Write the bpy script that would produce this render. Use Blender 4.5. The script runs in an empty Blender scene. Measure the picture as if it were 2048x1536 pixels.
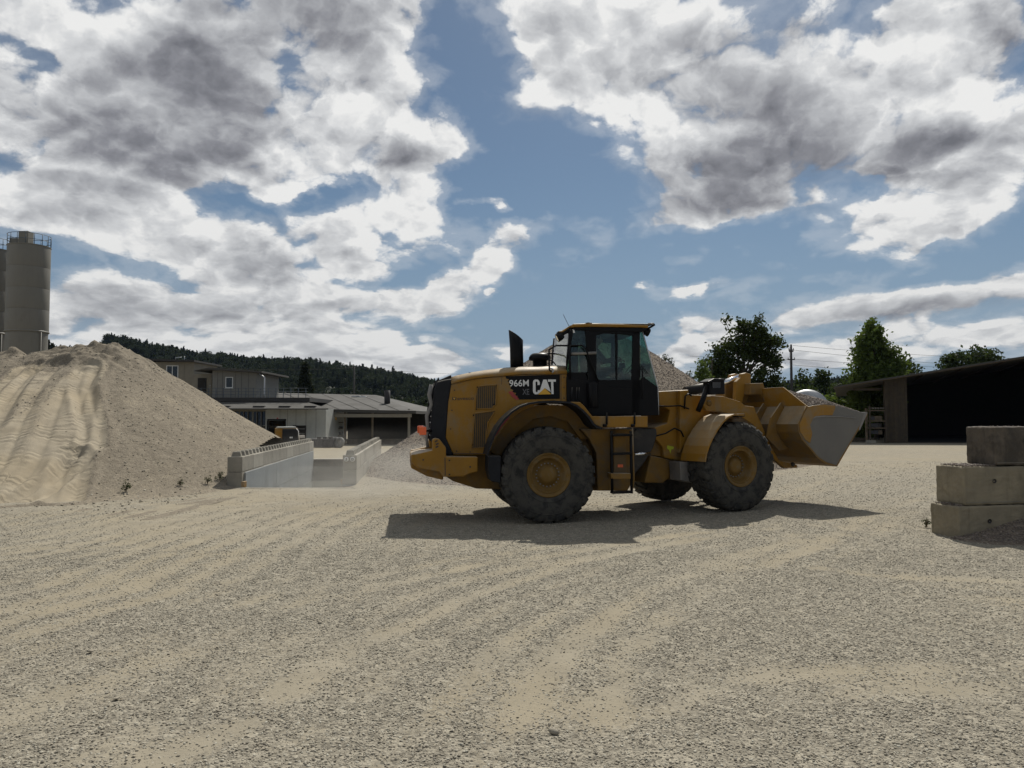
import bpy, math, random
import numpy as np
from mathutils import Matrix, Vector
random.seed(7); RNG = np.random.default_rng(11)
R = math.radians
scene = bpy.context.scene
col = scene.collection

# ------------------------------------------------------------------ camera
FPX, CX, CY, HZ, CAMH = 1540.0, 1024.0, 768.0, 838.0, 1.86
PITCH = math.atan((HZ - CY) / FPX)
cam_data = bpy.data.cameras.new('camera'); cam = bpy.data.objects.new('camera', cam_data)
col.objects.link(cam); scene.camera = cam
cam.location = (0, 0, CAMH); cam.rotation_euler = (R(90) + PITCH, 0, 0)
cam_data.sensor_width = 36; cam_data.lens = FPX / 2048 * 36
cam_data.clip_start = 0.1; cam_data.clip_end = 6000
CAM_R = Matrix.Rotation(R(90) + PITCH, 3, 'X')
CAM_O = Vector((0, 0, CAMH))
def ray(px, py): return (CAM_R @ Vector(((px - CX), (CY - py), -FPX))).normalized()
def at(px, py, Y):                       # the point of that sight line at distance Y
    d = ray(px, py); return CAM_O + d * (Y / d.y)

# ------------------------------------------------------------------ sun, sky, exposure
SUN_AZ, SUN_EL = 15.0, 50.0
sd = bpy.data.lights.new('sun', 'SUN'); sun = bpy.data.objects.new('sun', sd); col.objects.link(sun)
sd.energy = 5.0; sd.angle = R(0.55); sd.color = (1.0, 0.95, 0.86)
_t = Vector((math.sin(R(SUN_AZ)) * math.cos(R(SUN_EL)), math.cos(R(SUN_AZ)) * math.cos(R(SUN_EL)), math.sin(R(SUN_EL))))
sun.rotation_euler = _t.to_track_quat('Z', 'Y').to_euler()
sun.location = (20, 40, 60)
scene.view_settings.view_transform = 'Standard'; scene.view_settings.look = 'None'
scene.view_settings.exposure = 0.0; scene.view_settings.gamma = 1.0
scene.view_settings.use_curve_mapping = False
scene.render.engine = 'CYCLES'
scene.cycles.use_denoising = True
scene.cycles.max_bounces = 6; scene.cycles.transparent_max_bounces = 12

world = bpy.data.worlds.new('World'); scene.world = world; world.use_nodes = True
SKY_STRENGTH = 0.06
class NT:
    """short node-tree writer"""
    def __init__(s, tree): s.t = tree; s.n = tree.nodes; s.l = tree.links
    def new(s, ty, **kw):
        nd = s.n.new(ty)
        for k, v in kw.items(): setattr(nd, k, v)
        return nd
    def inp(s, nd, i, v):
        sk = nd.inputs[i]
        if hasattr(v, 'is_output') or isinstance(v, bpy.types.NodeSocket): s.l.new(v, sk)
        else: sk.default_value = v
    def math(s, op, a, b=0.0, c=None, clamp=False):
        nd = s.new('ShaderNodeMath', operation=op, use_clamp=clamp)
        s.inp(nd, 0, a); s.inp(nd, 1, b)
        if c is not None: s.inp(nd, 2, c)
        return nd.outputs[0]
    def vmath(s, op, a, b=(0, 0, 0)):
        nd = s.new('ShaderNodeVectorMath', operation=op)
        s.inp(nd, 0, a)
        if op == 'SCALE': s.inp(nd, 3, b)
        else: s.inp(nd, 1, b)
        return nd.outputs[0]
    def noise(s, vec, scale, detail=4, rough=0.55, out=0, dist=0.0, dims='3D'):
        nd = s.new('ShaderNodeTexNoise', noise_dimensions=dims)
        if vec is not None: s.inp(nd, 'Vector', vec)
        s.inp(nd, 'Scale', scale); s.inp(nd, 'Detail', detail); s.inp(nd, 'Roughness', rough); s.inp(nd, 'Distortion', dist)
        return nd.outputs[out]
    def voro(s, vec, scale, out='Distance', feature='F1', rnd=1.0):
        nd = s.new('ShaderNodeTexVoronoi', feature=feature)
        if vec is not None: s.inp(nd, 'Vector', vec)
        s.inp(nd, 'Scale', scale); s.inp(nd, 'Randomness', rnd)
        return nd.outputs[out]
    def ramp(s, f, stops, interp='LINEAR'):
        nd = s.new('ShaderNodeValToRGB'); cr = nd.color_ramp; cr.interpolation = interp
        while len(cr.elements) < len(stops): cr.elements.new(0.5)
        for e, (p, c) in zip(cr.elements, stops):
            e.position = p; e.color = (c, c, c, 1) if isinstance(c, (int, float)) else (*c, 1)
        s.inp(nd, 0, f); return nd.outputs[0]
    def mix(s, f, a, b, blend='MIX'):
        nd = s.new('ShaderNodeMix', data_type='RGBA', blend_type=blend)
        s.inp(nd, 0, f)
        for i, v in ((6, a), (7, b)):
            if isinstance(v, tuple) and len(v) == 3: v = (*v, 1)
            s.inp(nd, i, v)
        return nd.outputs[2]
    def maprange(s, v, a, b, c=0.0, d=1.0, smooth=True):
        nd = s.new('ShaderNodeMapRange', interpolation_type='SMOOTHSTEP' if smooth else 'LINEAR')
        for i, x in enumerate((v, a, b, c, d)): s.inp(nd, i, x)
        return nd.outputs[0]
    def bump(s, h, strength, dist=0.02, normal=None):
        nd = s.new('ShaderNodeBump'); s.inp(nd, 'Strength', strength); s.inp(nd, 'Distance', dist); s.inp(nd, 'Height', h)
        if normal is not None: s.inp(nd, 'Normal', normal)
        return nd.outputs[0]

def build_sky():
    T = NT(world.node_tree); T.n.clear()
    out = T.new('ShaderNodeOutputWorld'); bg = T.new('ShaderNodeBackground'); T.l.new(bg.outputs[0], out.inputs[0])
    sky = T.new('ShaderNodeTexSky', sky_type='NISHITA', sun_disc=False)
    sky.sun_elevation = R(SUN_EL); sky.sun_rotation = R(SUN_AZ)
    sky.altitude = 400; sky.air_density = 1.0; sky.dust_density = 0.9; sky.ozone_density = 2.0
    gen = T.new('ShaderNodeTexCoord').outputs['Generated']
    d = T.vmath('NORMALIZE', gen)
    sp = T.new('ShaderNodeSeparateXYZ'); T.inp(sp, 0, d)
    x, y, z = sp.outputs
    az = T.math('ARCTAN2', x, y); el = T.math('ARCSINE', z)
    cb = T.new('ShaderNodeCombineXYZ'); T.inp(cb, 0, az); T.inp(cb, 1, el)
    ae = cb.outputs[0]
    # noise space: the direction squeezed vertically so that clouds flatten towards the horizon
    cs = T.new('ShaderNodeCombineXYZ'); T.inp(cs, 0, x); T.inp(cs, 1, y)
    T.inp(cs, 2, T.math('MULTIPLY', T.math('SQRT', T.math('MAXIMUM', T.math('ADD', z, 0.03), 0.0)), 1.75))
    st = cs.outputs[0]
    w1 = T.vmath('SCALE', T.vmath('SUBTRACT', T.noise(st, 4.5, 3, 0.5, out=1), (0.5, 0.5, 0.5)), 0.16)
    w2 = T.vmath('SCALE', T.vmath('SUBTRACT', T.noise(st, 17, 5, 0.6, out=1), (0.5, 0.5, 0.5)), 0.065)
    warp = T.vmath('ADD', w1, w2)
    calm = T.new('ShaderNodeCombineXYZ'); T.inp(calm, 0, 1.0); T.inp(calm, 1, T.maprange(el, 0.02, 0.30, 0.16, 1.0))
    qwarp = T.vmath('MULTIPLY', warp, calm.outputs[0])
    q = T.vmath('ADD', ae, qwarp)
    def blobs(lst):
        acc = None
        for b in lst:
            px, py, rx, ry = b[:4]; rot = b[4] if len(b) > 4 else 0; wgt = b[5] if len(b) > 5 else 1.0
            v = ray(px, py); a0 = math.atan2(v.x, v.y); e0 = math.asin(v.z)
            k = 1.0 / FPX / (1 + ((px - CX) / FPX) ** 2) ** 0.5
            mp = T.new('ShaderNodeMapping', vector_type='TEXTURE'); T.inp(mp, 0, q)
            mp.inputs[1].default_value = (a0, e0, 0); mp.inputs[2].default_value = (0, 0, R(rot))
            mp.inputs[3].default_value = (rx * k / math.cos(e0) * 1.15, ry * k * 1.15, 1)
            g = T.new('ShaderNodeTexGradient', gradient_type='SPHERICAL'); T.l.new(mp.outputs[0], g.inputs[0])
            g = g.outputs[1]
            acc = T.math('MULTIPLY', g, wgt) if acc is None else T.math('MULTIPLY_ADD', g, wgt, acc)
        return acc
    B = blobs([(120, 120, 330, 190), (430, 110, 330, 190), (660, 130, 230, 230), (130, 280, 280, 150), (400, 290, 320, 160),
               (600, 320, 170, 110), (200, 410, 230, 80), (20, 420, 160, 70), (790, 60, 90, 170, -20),
               (840, 330, 140, 160), (930, 260, 70, 80), (850, 440, 120, 90), (730, 495, 80, 70),
               (330, 510, 230, 55), (560, 540, 220, 85), (430, 620, 380, 66, 0, 1.3), (820, 615, 220, 38, 5, 1.3), (230, 655, 280, 54, 0, 1.3),
               (650, 675, 320, 42, 0, 1.3), (1050, 490, 120, 40, 25), (930, 560, 170, 34, 15), (870, 738, 90, 40, 0, 1.5), (760, 720, 120, 24, 0, 1.2),
               (1130, 50, 190, 110), (1160, 170, 150, 110), (1340, 120, 250, 170), (1500, 210, 270, 200), (1440, 340, 260, 100),
               (1620, 350, 260, 110), (1360, 405, 130, 45), (1700, 110, 230, 160), (1920, 90, 220, 140), (1860, 270, 270, 120),
               (1960, 360, 170, 80), (1730, 472, 120, 34, 6), (1860, 440, 150, 45, 12),
               (1025, 415, 46, 19, 0, 1.5), (1395, 565, 76, 22, 3, 1.5), (1305, 558, 26, 12, 0, 1.3), (1015, 578, 20, 10, 0, 1.3), (930, 647, 60, 12, 0, 1.0),
               (1680, 622, 190, 46, 6, 1.3), (1920, 590, 190, 54, 9, 1.3), (2030, 530, 70, 50), (1440, 645, 85, 38, 0, 1.5), (1960, 670, 300, 46, 0, 1.3),
               (1650, 705, 200, 26), (1700, 730, 300, 22), (400, 705, 500, 26, 0, 1.2), (1390, 700, 80, 34, 0, 1.3), (1070, 712, 60, 22, 0, 1.4)])
    N = blobs([(935, 110, 135, 160, 0), (1150, 370, 190, 130), (980, 330, 60, 60), (560, 430, 230, 30, 6), (660, 400, 90, 40, 30), (120, 535, 120, 50), (320, 560, 120, 22), (1180, 560, 170, 80), (1560, 500, 250, 50), (1990, 490, 90, 30),
               (1720, 20, 50, 120, -50, .7), (1130, 640, 200, 40), (1960, 200, 140, 24, 8, .7), (10, 330, 60, 40), (80, 110, 100, 22, -20, .6), (700, 640, 200, 16, 4, .7), (830, 560, 80, 26, 20, .7), (1800, 560, 200, 24, 8, .6)])
    D = blobs([(120, 250, 190, 120), (340, 335, 160, 90), (500, 240, 160, 120), (600, 30, 220, 120), (1500, 180, 190, 150, -20),
               (1400, 360, 210, 80), (1620, 350, 220, 100), (520, 545, 130, 44), (830, 310, 90, 50), (2010, 60, 110, 100),
               (350, 110, 160, 90), (1960, 600, 170, 34), (1780, 640, 170, 30), (220, 640, 220, 40), (1900, 330, 150, 60), (450, 620, 200, 40, 0, .6)])
    # the sky that the frame does not show: broken cumulus like that in view
    outer = T.noise(st, 2.1, 2, 0.5)
    inside = T.math('MULTIPLY', T.maprange(T.math('ABSOLUTE', az), 0.60, 0.85, 1, 0), T.maprange(el, 0.48, 0.68, 1, 0))
    outm = T.math('MULTIPLY', T.maprange(outer, 0.44, 0.62, 0, 0.8), T.math('SUBTRACT', 1.0, inside))
    base = T.math('ADD', T.math('SUBTRACT', T.math('MINIMUM', B, 0.92), T.math('MULTIPLY', N, 0.62)), outm)
    sw = T.vmath('ADD', st, T.vmath('SCALE', warp, 0.55))
    def relief_field(vec, hi):
        f = T.noise(vec, 5.5, 9 if hi else 6, 0.56); g = T.noise(vec, 22, 7 if hi else 4, 0.6)
        b = T.voro(vec, 12); b = T.math('SUBTRACT', 0.42, T.math('MULTIPLY', T.math('MULTIPLY', b, b), 1.3))
        b2 = T.voro(T.vmath('ADD', vec, T.vmath('SCALE', warp, 0.3)), 34); b2 = T.math('SUBTRACT', 0.42, T.math('MULTIPLY', T.math('MULTIPLY', b2, b2), 1.3))
        v = T.math('MULTIPLY_ADD', f, 2.0, T.math('MULTIPLY', g, 0.60))
        return T.math('ADD', v, T.math('ADD', T.math('MULTIPLY', b, 0.62), T.math('MULTIPLY', b2, 0.30)))
    h1 = relief_field(sw, True); h2 = relief_field(T.vmath('ADD', sw, (0.006, -0.010, 0.024)), False)
    dens = T.math('SUBTRACT', T.math('ADD', base, h1), 1.30 + 0.40)
    alpha = T.maprange(dens, -0.12, 0.34)
    wisp = T.math('MULTIPLY', T.maprange(dens, -0.55, 0.0), 0.22)
    alpha = T.math('MAXIMUM', alpha, wisp)
    relief = T.math('MULTIPLY', T.math('SUBTRACT', h1, h2), 0.72)
    thick = T.maprange(dens, 0.25, 1.30, 0.02, 0.34)
    dark = T.math('ADD', T.math('MULTIPLY', T.maprange(D, 0.0, 0.95, smooth=False), T.maprange(el, 0.08, 0.3, 0.35, 0.62)), thick)
    dark = T.math('SUBTRACT', dark, relief, clamp=True)
    cc = T.ramp(dark, [(0.0, (0.84, 0.84, 0.83)), (0.16, (0.66, 0.67, 0.68)), (0.42, (0.45, 0.46, 0.48)), (0.72, (0.26, 0.265, 0.29)), (1.0, (0.155, 0.16, 0.18))])
    # clouds near the horizon are seen through more air
    air = T.maprange(el, 0.0, 0.35, 0.85, 1.0)
    cc = T.vmath('SCALE', cc, T.math('DIVIDE', air, SKY_STRENGTH))
    low = T.maprange(el, -0.02, 0.34, 0.85, 0.0)
    blue = T.mix(low, T.mix(1.0, sky.outputs[0], (0.72, 0.82, 0.84), 'MULTIPLY'), tuple(c / SKY_STRENGTH for c in (0.235, 0.315, 0.43)))
    T.l.new(T.mix(alpha, blue, cc), bg.inputs[0])
    bg.inputs[1].default_value = SKY_STRENGTH
build_sky()
world.cycles.sampling_method = 'MANUAL'; world.cycles.sample_map_resolution = 512

# ------------------------------------------------------------------ object helpers
def tag(o, label=None, cat=None, group=None, kind=None):
    for k, v in (('label', label), ('category', cat), ('group', group), ('kind', kind)):
        if v: o[k] = v
    return o
def empty(name, loc=(0, 0, 0), rz=0.0):
    o = bpy.data.objects.new(name, None); col.objects.link(o); o.location = loc; o.rotation_euler = (0, 0, rz)
    o.empty_display_size = 0.3; return o
def link(name, me, mats, parent=None, mat4=None):
    o = bpy.data.objects.new(name, me); col.objects.link(o)
    if mats is not None and not me.materials:
        for m in (mats if isinstance(mats, (list, tuple)) else [mats]): me.materials.append(m)
    if parent is not None: o.parent = parent
    if mat4 is not None: o.matrix_local = mat4
    return o
def fast_mesh(name, V, F, smooth=False):
    """V (n,3) float, F (m,k) int with k = 3 or 4"""
    V = np.asarray(V, np.float32); F = np.asarray(F, np.int32); me = bpy.data.meshes.new(name)
    me.vertices.add(len(V)); me.vertices.foreach_set('co', V.ravel())
    k = F.shape[1]; me.loops.add(F.size); me.loops.foreach_set('vertex_index', F.ravel())
    me.polygons.add(len(F)); me.polygons.foreach_set('loop_start', np.arange(0, F.size, k, dtype=np.int32))
    me.polygons.foreach_set('loop_total', np.full(len(F), k, np.int32))
    if smooth: me.polygons.foreach_set('use_smooth', np.ones(len(F), bool))
    me.update(calc_edges=True); me.validate(); return me
def copy_tree(o, parent=None):
    c = o.copy(); col.objects.link(c)
    if parent is not None: c.parent = parent
    for ch in [k for k in bpy.data.objects if k.parent == o]: copy_tree(ch, c)
    return c
class MB:
    def __init__(s): s.v = []; s.f = []; s.sm = []; s.g = []
    def add(s, V, F, smooth=False):
        b = len(s.v); s.g.append((b, len(s.f))); s.v += [tuple(p) for p in V]; s.f += [tuple(i + b for i in f) for f in F]; s.sm += [smooth] * len(F); return s
    def split(s):            # one builder for each shape that was added
        out = []; g = s.g + [(len(s.v), len(s.f))]
        for (v0, f0), (v1, f1) in zip(g[:-1], g[1:]):
            m = MB(); m.v = s.v[v0:v1]; m.f = [tuple(i - v0 for i in f) for f in s.f[f0:f1]]; m.sm = s.sm[f0:f1]; m.g = [(0, 0)]; out.append(m)
        return out
    def box(s, c, d, rz=0, M=None):
        x, y, z = d[0] / 2, d[1] / 2, d[2] / 2
        P = [Vector((i, j, k)) for i in (-x, x) for j in (-y, y) for k in (-z, z)]
        m = Matrix.Rotation(rz, 4, 'Z') if M is None else M
        P = [m @ p + Vector(c) for p in P]
        return s.add(P, [(0, 1, 3, 2), (4, 6, 7, 5), (0, 4, 5, 1), (2, 3, 7, 6), (0, 2, 6, 4), (1, 5, 7, 3)])
    def bb(s, a, b):  # axis box from corner to corner
        return s.box([(p + q) / 2 for p, q in zip(a, b)], [abs(p - q) for p, q in zip(a, b)])
    def prism(s, pts, o0, o1):  # polygon in (u, w) extruded across, offsets measured to the near side (-y)
        n = len(pts)
        ar = sum(pts[i][0] * pts[(i + 1) % n][1] - pts[(i + 1) % n][0] * pts[i][1] for i in range(n))
        if ar < 0: pts = pts[::-1]
        lo, hi = max(o0, o1), min(o0, o1)
        V = [(u, -lo, w) for u, w in pts] + [(u, -hi, w) for u, w in pts]
        F = [tuple(range(n)), tuple(range(2 * n - 1, n - 1, -1))] + [(i, n + i, n + (i + 1) % n, (i + 1) % n) for i in range(n)]
        return s.add(V, F)
    def sheet(s, path, th, o0, o1, smooth=True):  # a bent plate following path in (u, w), thickness th on its left side
        n = len(path); nr = []
        for i in range(n):
            a = Vector(path[max(i - 1, 0)]); b = Vector(path[min(i + 1, n - 1)]); t = (b - a).normalized(); nr.append(Vector((-t.y, t.x)))
        inn = [Vector(p) + q * th for p, q in zip(path, nr)]
        V = []
        for o in (o0, o1):
            V += [(p[0], -o, p[1]) for p in path] + [(p[0], -o, p[1]) for p in inn]
        F = []
        for i in range(n - 1):
            F += [(i, i + 1, 2 * n + i + 1, 2 * n + i), (n + i, 3 * n + i, 3 * n + i + 1, n + i + 1),
                  (i, n + i, n + i + 1, i + 1), (2 * n + i, 2 * n + i + 1, 3 * n + i + 1, 3 * n + i)]
        F += [(0, 2 * n, 3 * n, n), (n - 1, 2 * n - 1, 4 * n - 1, 3 * n - 1)]
        return s.add(V, F)
    def tube(s, pts, r, n=8, caps=True):
        pts = [Vector(p) for p in pts]; rs = r if isinstance(r, (list, tuple)) else [r] * len(pts)
        t0 = (pts[1] - pts[0]).normalized(); up = Vector((0, 0, 1)) if abs(t0.z) < 0.9 else Vector((1, 0, 0))
        a = t0.cross(up).normalized(); V = []
        for i, p in enumerate(pts):
            t = (pts[min(i + 1, len(pts) - 1)] - pts[max(i - 1, 0)]).normalized()
            a = (a - t * a.dot(t)).normalized(); b = t.cross(a)
            V += [p + (a * math.cos(2 * math.pi * k / n) + b * math.sin(2 * math.pi * k / n)) * rs[i] for k in range(n)]
        F = [(i * n + k, i * n + (k + 1) % n, (i + 1) * n + (k + 1) % n, (i + 1) * n + k) for i in range(len(pts) - 1) for k in range(n)]
        s.add(V, F, True)
        if caps: s.f += [tuple(len(s.v) - len(V) + k for k in range(n - 1, -1, -1)), tuple(len(s.v) - n + k for k in range(n))]; s.sm += [False] * 2
        return s
    def lathe(s, prof, c=(0, 0, 0), n=32, axis='Z', smooth=True):  # prof = [(radius, height)]
        V = []; c = Vector(c)
        for k in range(n):
            a = 2 * math.pi * k / n
            for r, h in prof:
                p = Vector((r * math.cos(a), r * math.sin(a), h))
                if axis == 'Y': p = Vector((p.x, h, -p.y))
                if axis == 'X': p = Vector((h, p.x, p.y))
                V.append(c + p)
        m = len(prof)
        F = [(k * m + i, ((k + 1) % n) * m + i, ((k + 1) % n) * m + i + 1, k * m + i + 1) for k in range(n) for i in range(m - 1)]
        return s.add(V, F, smooth)
    def mesh(s, name):
        me = bpy.data.meshes.new(name); me.from_pydata(s.v, [], s.f)
        me.polygons.foreach_set('use_smooth', s.sm); me.update(); return me
    def build(s, name, mat, parent=None, mat4=None, bevel=0.0, seg=2):
        o = link(name, s.mesh(name), mat, parent, mat4)
        if bevel:
            m = o.modifiers.new('bevel', 'BEVEL'); m.width = bevel; m.segments = seg; m.limit_method = 'ANGLE'; m.angle_limit = R(35)
            m.harden_normals = False
        return o

# numpy value noise
_P = RNG.random((256, 256))
def vnoise(x, y):
    x = np.asarray(x, float); y = np.asarray(y, float)
    xi = np.floor(x).astype(int); yi = np.floor(y).astype(int); fx = x - xi; fy = y - yi
    fx = fx * fx * (3 - 2 * fx); fy = fy * fy * (3 - 2 * fy)
    g = lambda i, j: _P[i & 255, j & 255]
    return (g(xi, yi) * (1 - fx) + g(xi + 1, yi) * fx) * (1 - fy) + (g(xi, yi + 1) * (1 - fx) + g(xi + 1, yi + 1) * fx) * fy
def fbm(x, y, o=4, g=0.5):
    s = 0; a = 1; t = 0
    for i in range(o): s = s + a * vnoise(x * 2 ** i + 17.3 * i, y * 2 ** i + 5.1 * i); t += a; a *= g
    return s / t - 0.5
def sstep(a, b, x): t = np.clip((np.asarray(x, float) - a) / (b - a), 0, 1); return t * t * (3 - 2 * t)
def polydist(x, y, pts):
    """distance to a polyline, signed side, length along it"""
    best = np.full(np.shape(x), 1e9); sg = np.zeros_like(best); al = np.zeros_like(best); L = 0
    for (x0, y0), (x1, y1) in zip(pts[:-1], pts[1:]):
        dx, dy = x1 - x0, y1 - y0; l = math.hypot(dx, dy)
        t = np.clip(((x - x0) * dx + (y - y0) * dy) / l / l, 0, 1)
        ex, ey = x - x0 - t * dx, y - y0 - t * dy; d = np.hypot(ex, ey); m = d < best
        best = np.where(m, d, best); sg = np.where(m, np.sign(dx * ey - dy * ex) * d, sg); al = np.where(m, L + t * l, al); L += l
    return best, sg, al

# ------------------------------------------------------------------ materials
def material(name):
    m = bpy.data.materials.new(name); m.use_nodes = True; T = NT(m.node_tree)
    p = T.n['Principled BSDF']; return m, T, p
def surf(name, base, rough=0.6, metal=0.0, var=0.12, vscale=3.0, dirt=None, dirt_amt=0.0, dirt_scale=2.0, bump=0.0, bscale=60.0, top_dust=0.0, streak=0.0, spec=None):
    """general painted / mineral / metal surface: tone variation, patchy dirt, settled dust, fine relief"""
    m, T, p = material(name)
    co = T.new('ShaderNodeTexCoord').outputs['Object']
    n = T.noise(co, vscale, 6, 0.6)
    lo = tuple(c * (1 - var) for c in base); hi = tuple(min(1, c * (1 + var)) for c in base)
    c = T.mix(T.maprange(n, 0.3, 0.7), lo, hi)
    if dirt:
        k = T.maprange(T.noise(co, dirt_scale, 9, 0.68, dist=0.3), 0.62 - 0.35 * dirt_amt, 0.80 - 0.30 * dirt_amt, 0, min(1, 0.35 + dirt_amt * 0.6))
        c = T.mix(k, c, dirt)
    if streak:
        sv = T.vmath('MULTIPLY', co, (1, 1, 0.06)); k = T.maprange(T.noise(sv, 9, 5, 0.6), 0.5, 0.75, 0, streak)
        c = T.mix(k, c, dirt or (0.05, 0.045, 0.04))
    if top_dust:
        g = T.new('ShaderNodeNewGeometry'); s = T.new('ShaderNodeSeparateXYZ'); T.inp(s, 0, g.outputs['Normal'])
        k = T.math('MULTIPLY', T.maprange(s.outputs[2], 0.2, 0.95), T.maprange(T.noise(co, 4, 6, 0.6), 0.25, 0.6, top_dust * 0.6, top_dust))
        c = T.mix(k, c, (0.40, 0.36, 0.28))
    T.inp(p, 'Base Color', c); p.inputs['Metallic'].default_value = metal
    T.inp(p, 'Roughness', T.maprange(n, 0.3, 0.7, max(0.03, rough - 0.08), min(1, rough + 0.08)))
    if spec is not None: p.inputs['Specular IOR Level'].default_value = spec
    if bump: T.inp(p, 'Normal', T.bump(T.noise(co, bscale, 5, 0.6), bump, 0.02))
    return m
DUST = (0.36, 0.32, 0.24)
M = {}
M['yellow'] = surf('machine_yellow', (0.27, 0.138, 0.018), 0.5, var=0.08, dirt=(0.20,0.165,0.11), dirt_amt=0.42, dirt_scale=2.2, streak=0.25, top_dust=0.6, bump=0.04, spec=0.22)
M['yellow_dirty'] = surf('dusty_machine_yellow', (0.19, 0.105, 0.022), 0.7, var=0.15, dirt=(0.13, 0.10, 0.065), dirt_amt=0.55, dirt_scale=2.5, top_dust=0.7, bump=0.1, spec=0.3)
M['yellow_rim'] = surf('rim_yellow', (0.16, 0.092, 0.020), 0.65, var=0.15, dirt=(0.17,0.14,0.09), dirt_amt=0.4, dirt_scale=5, bump=0.05, spec=0.3)
M['black'] = surf('black_paint', (0.007, 0.007, 0.008), 0.42, var=0.2, dirt=(0.03, 0.028, 0.024), dirt_amt=0.10, top_dust=0.06, spec=0.12)
M['charcoal'] = surf('charcoal_plastic', (0.017, 0.018, 0.021), 0.6, var=0.2, dirt=(0.05, 0.047, 0.042), dirt_amt=0.2, top_dust=0.3, spec=0.15)
M['rubber'] = surf('dusty_rubber', (0.030, 0.030, 0.029), 0.9, var=0.25, dirt=(0.075, 0.070, 0.060), dirt_amt=0.75, dirt_scale=7, bump=0.25, bscale=30, spec=0.15)
M['chrome'] = surf('chromed_rod', (0.75, 0.75, 0.75), 0.16, metal=1.0, var=0.05)
M['steel'] = surf('worn_grey_steel', (0.20, 0.19, 0.18), 0.6, metal=0.35, var=0.15, dirt=(0.30, 0.27, 0.22), dirt_amt=0.35, dirt_scale=2, bump=0.06)
M['bucket'] = surf('worn_bucket_paint', (0.135, 0.128, 0.115), 0.65, var=0.12, vscale=2, dirt=(0.40, 0.22, 0.04), dirt_amt=0.0, bump=0.08)
M['darksteel'] = surf('dark_oily_steel', (0.035, 0.032, 0.030), 0.6, metal=0.3, var=0.3, dirt=(0.16, 0.13, 0.09), dirt_amt=0.3, bump=0.1)
M['white_print'] = surf('white_print', (0.72, 0.72, 0.70), 0.5, var=0.03)
M['grey_print'] = surf('grey_print', (0.10, 0.10, 0.11), 0.5, var=0.03)
M['dark_print'] = surf('dark_print', (0.035, 0.025, 0.02), 0.5, var=0.05)
M['yellow_print'] = surf('yellow_print', (0.65, 0.36, 0.03), 0.5, var=0.03)
M['red_print'] = surf('red_print', (0.30, 0.035, 0.03), 0.5, var=0.1)
M['orange'] = surf('orange_lamp_plastic', (0.80, 0.13, 0.03), 0.35, var=0.06)
M['lime'] = surf('lime_marker_paint', (0.40, 0.45, 0.03), 0.6, var=0.1)
M['mesh_dark'] = surf('dark_perforated_screen', (0.035, 0.028, 0.018), 0.7, var=0.4, vscale=20)
M['concrete'] = surf('cast_concrete', (0.19, 0.175, 0.14), 0.9, var=0.16, vscale=2.2, dirt=(0.10, 0.09, 0.075), dirt_amt=0.3, dirt_scale=1.4, bump=0.25, bscale=35, streak=0.35)
M['concrete_pale'] = surf('pale_concrete', (0.25, 0.232, 0.19), 0.9, var=0.12, vscale=2.2, dirt=(0.16, 0.15, 0.125), dirt_amt=0.2, dirt_scale=1.4, bump=0.2, bscale=35, streak=0.3)
M['concrete_dark'] = surf('weathered_concrete', (0.105, 0.086, 0.064), 0.9, var=0.3, vscale=2.5, dirt=(0.020, 0.018, 0.015), dirt_amt=0.5, dirt_scale=1.6, bump=0.35, bscale=30, streak=0.45)
M['concrete_buff'] = surf('buff_cast_concrete', (0.222, 0.190, 0.130), 0.9, var=0.16, vscale=2.2, dirt=(0.12, 0.10, 0.065), dirt_amt=0.3, dirt_scale=1.3, bump=0.25, bscale=35, streak=0.35)  # the stacked blocks' own warm buff tone
M['concrete_wet'] = surf('washed_blue_grey_concrete', (0.21, 0.23, 0.24), 0.55, var=0.12, vscale=1.4, dirt=(0.16, 0.17, 0.165), dirt_amt=0.35, dirt_scale=0.9, bump=0.1)
M['plaster'] = surf('grey_beige_plaster', (0.21, 0.19, 0.15), 0.9, var=0.08, dirt=(0.14, 0.13, 0.11), dirt_amt=0.2, dirt_scale=0.5, streak=0.2)
M['plaster_grey'] = surf('grey_panel_cladding', (0.19, 0.185, 0.165), 0.85, var=0.06, dirt=(0.13, 0.12, 0.11), dirt_amt=0.2, dirt_scale=0.5, streak=0.2)
M['white_sheet'] = surf('off_white_sheet_cladding', (0.36, 0.37, 0.345), 0.6, var=0.05, dirt=(0.25, 0.25, 0.22), dirt_amt=0.3, dirt_scale=0.4, streak=0.3)
M['roof_grey'] = surf('grey_fibre_cement', (0.056, 0.053, 0.048), 0.9, var=0.12, vscale=0.7, dirt=(0.04, 0.037, 0.03), dirt_amt=0.4, dirt_scale=0.3, bump=0.2, bscale=15)
M['roof_edge'] = surf('dark_roof_edge', (0.03, 0.028, 0.027), 0.8, var=0.2)
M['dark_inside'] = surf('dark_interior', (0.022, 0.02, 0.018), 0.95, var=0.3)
M['silo'] = surf('grey_green_silo_paint', (0.145, 0.136, 0.112), 0.55, var=0.05, vscale=0.6, dirt=(0.08, 0.074, 0.06), dirt_amt=0.15, dirt_scale=0.4, streak=0.25)
M['silo_rail'] = surf('blue_grey_steel', (0.05, 0.07, 0.09), 0.6, var=0.1)
M['wood'] = surf('weathered_wood', (0.13, 0.10, 0.065), 0.9, var=0.3, vscale=3, dirt=(0.05, 0.04, 0.03), dirt_amt=0.3, streak=0.5)
M['white_frame'] = surf('white_window_frame', (0.65, 0.65, 0.62), 0.5, var=0.04)
M['galv'] = surf('galvanised_steel', (0.38, 0.39, 0.40), 0.45, metal=0.6, var=0.1)
M['bark'] = surf('bark', (0.06, 0.048, 0.036), 0.95, var=0.3, vscale=8, bump=0.5, bscale=20)
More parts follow.
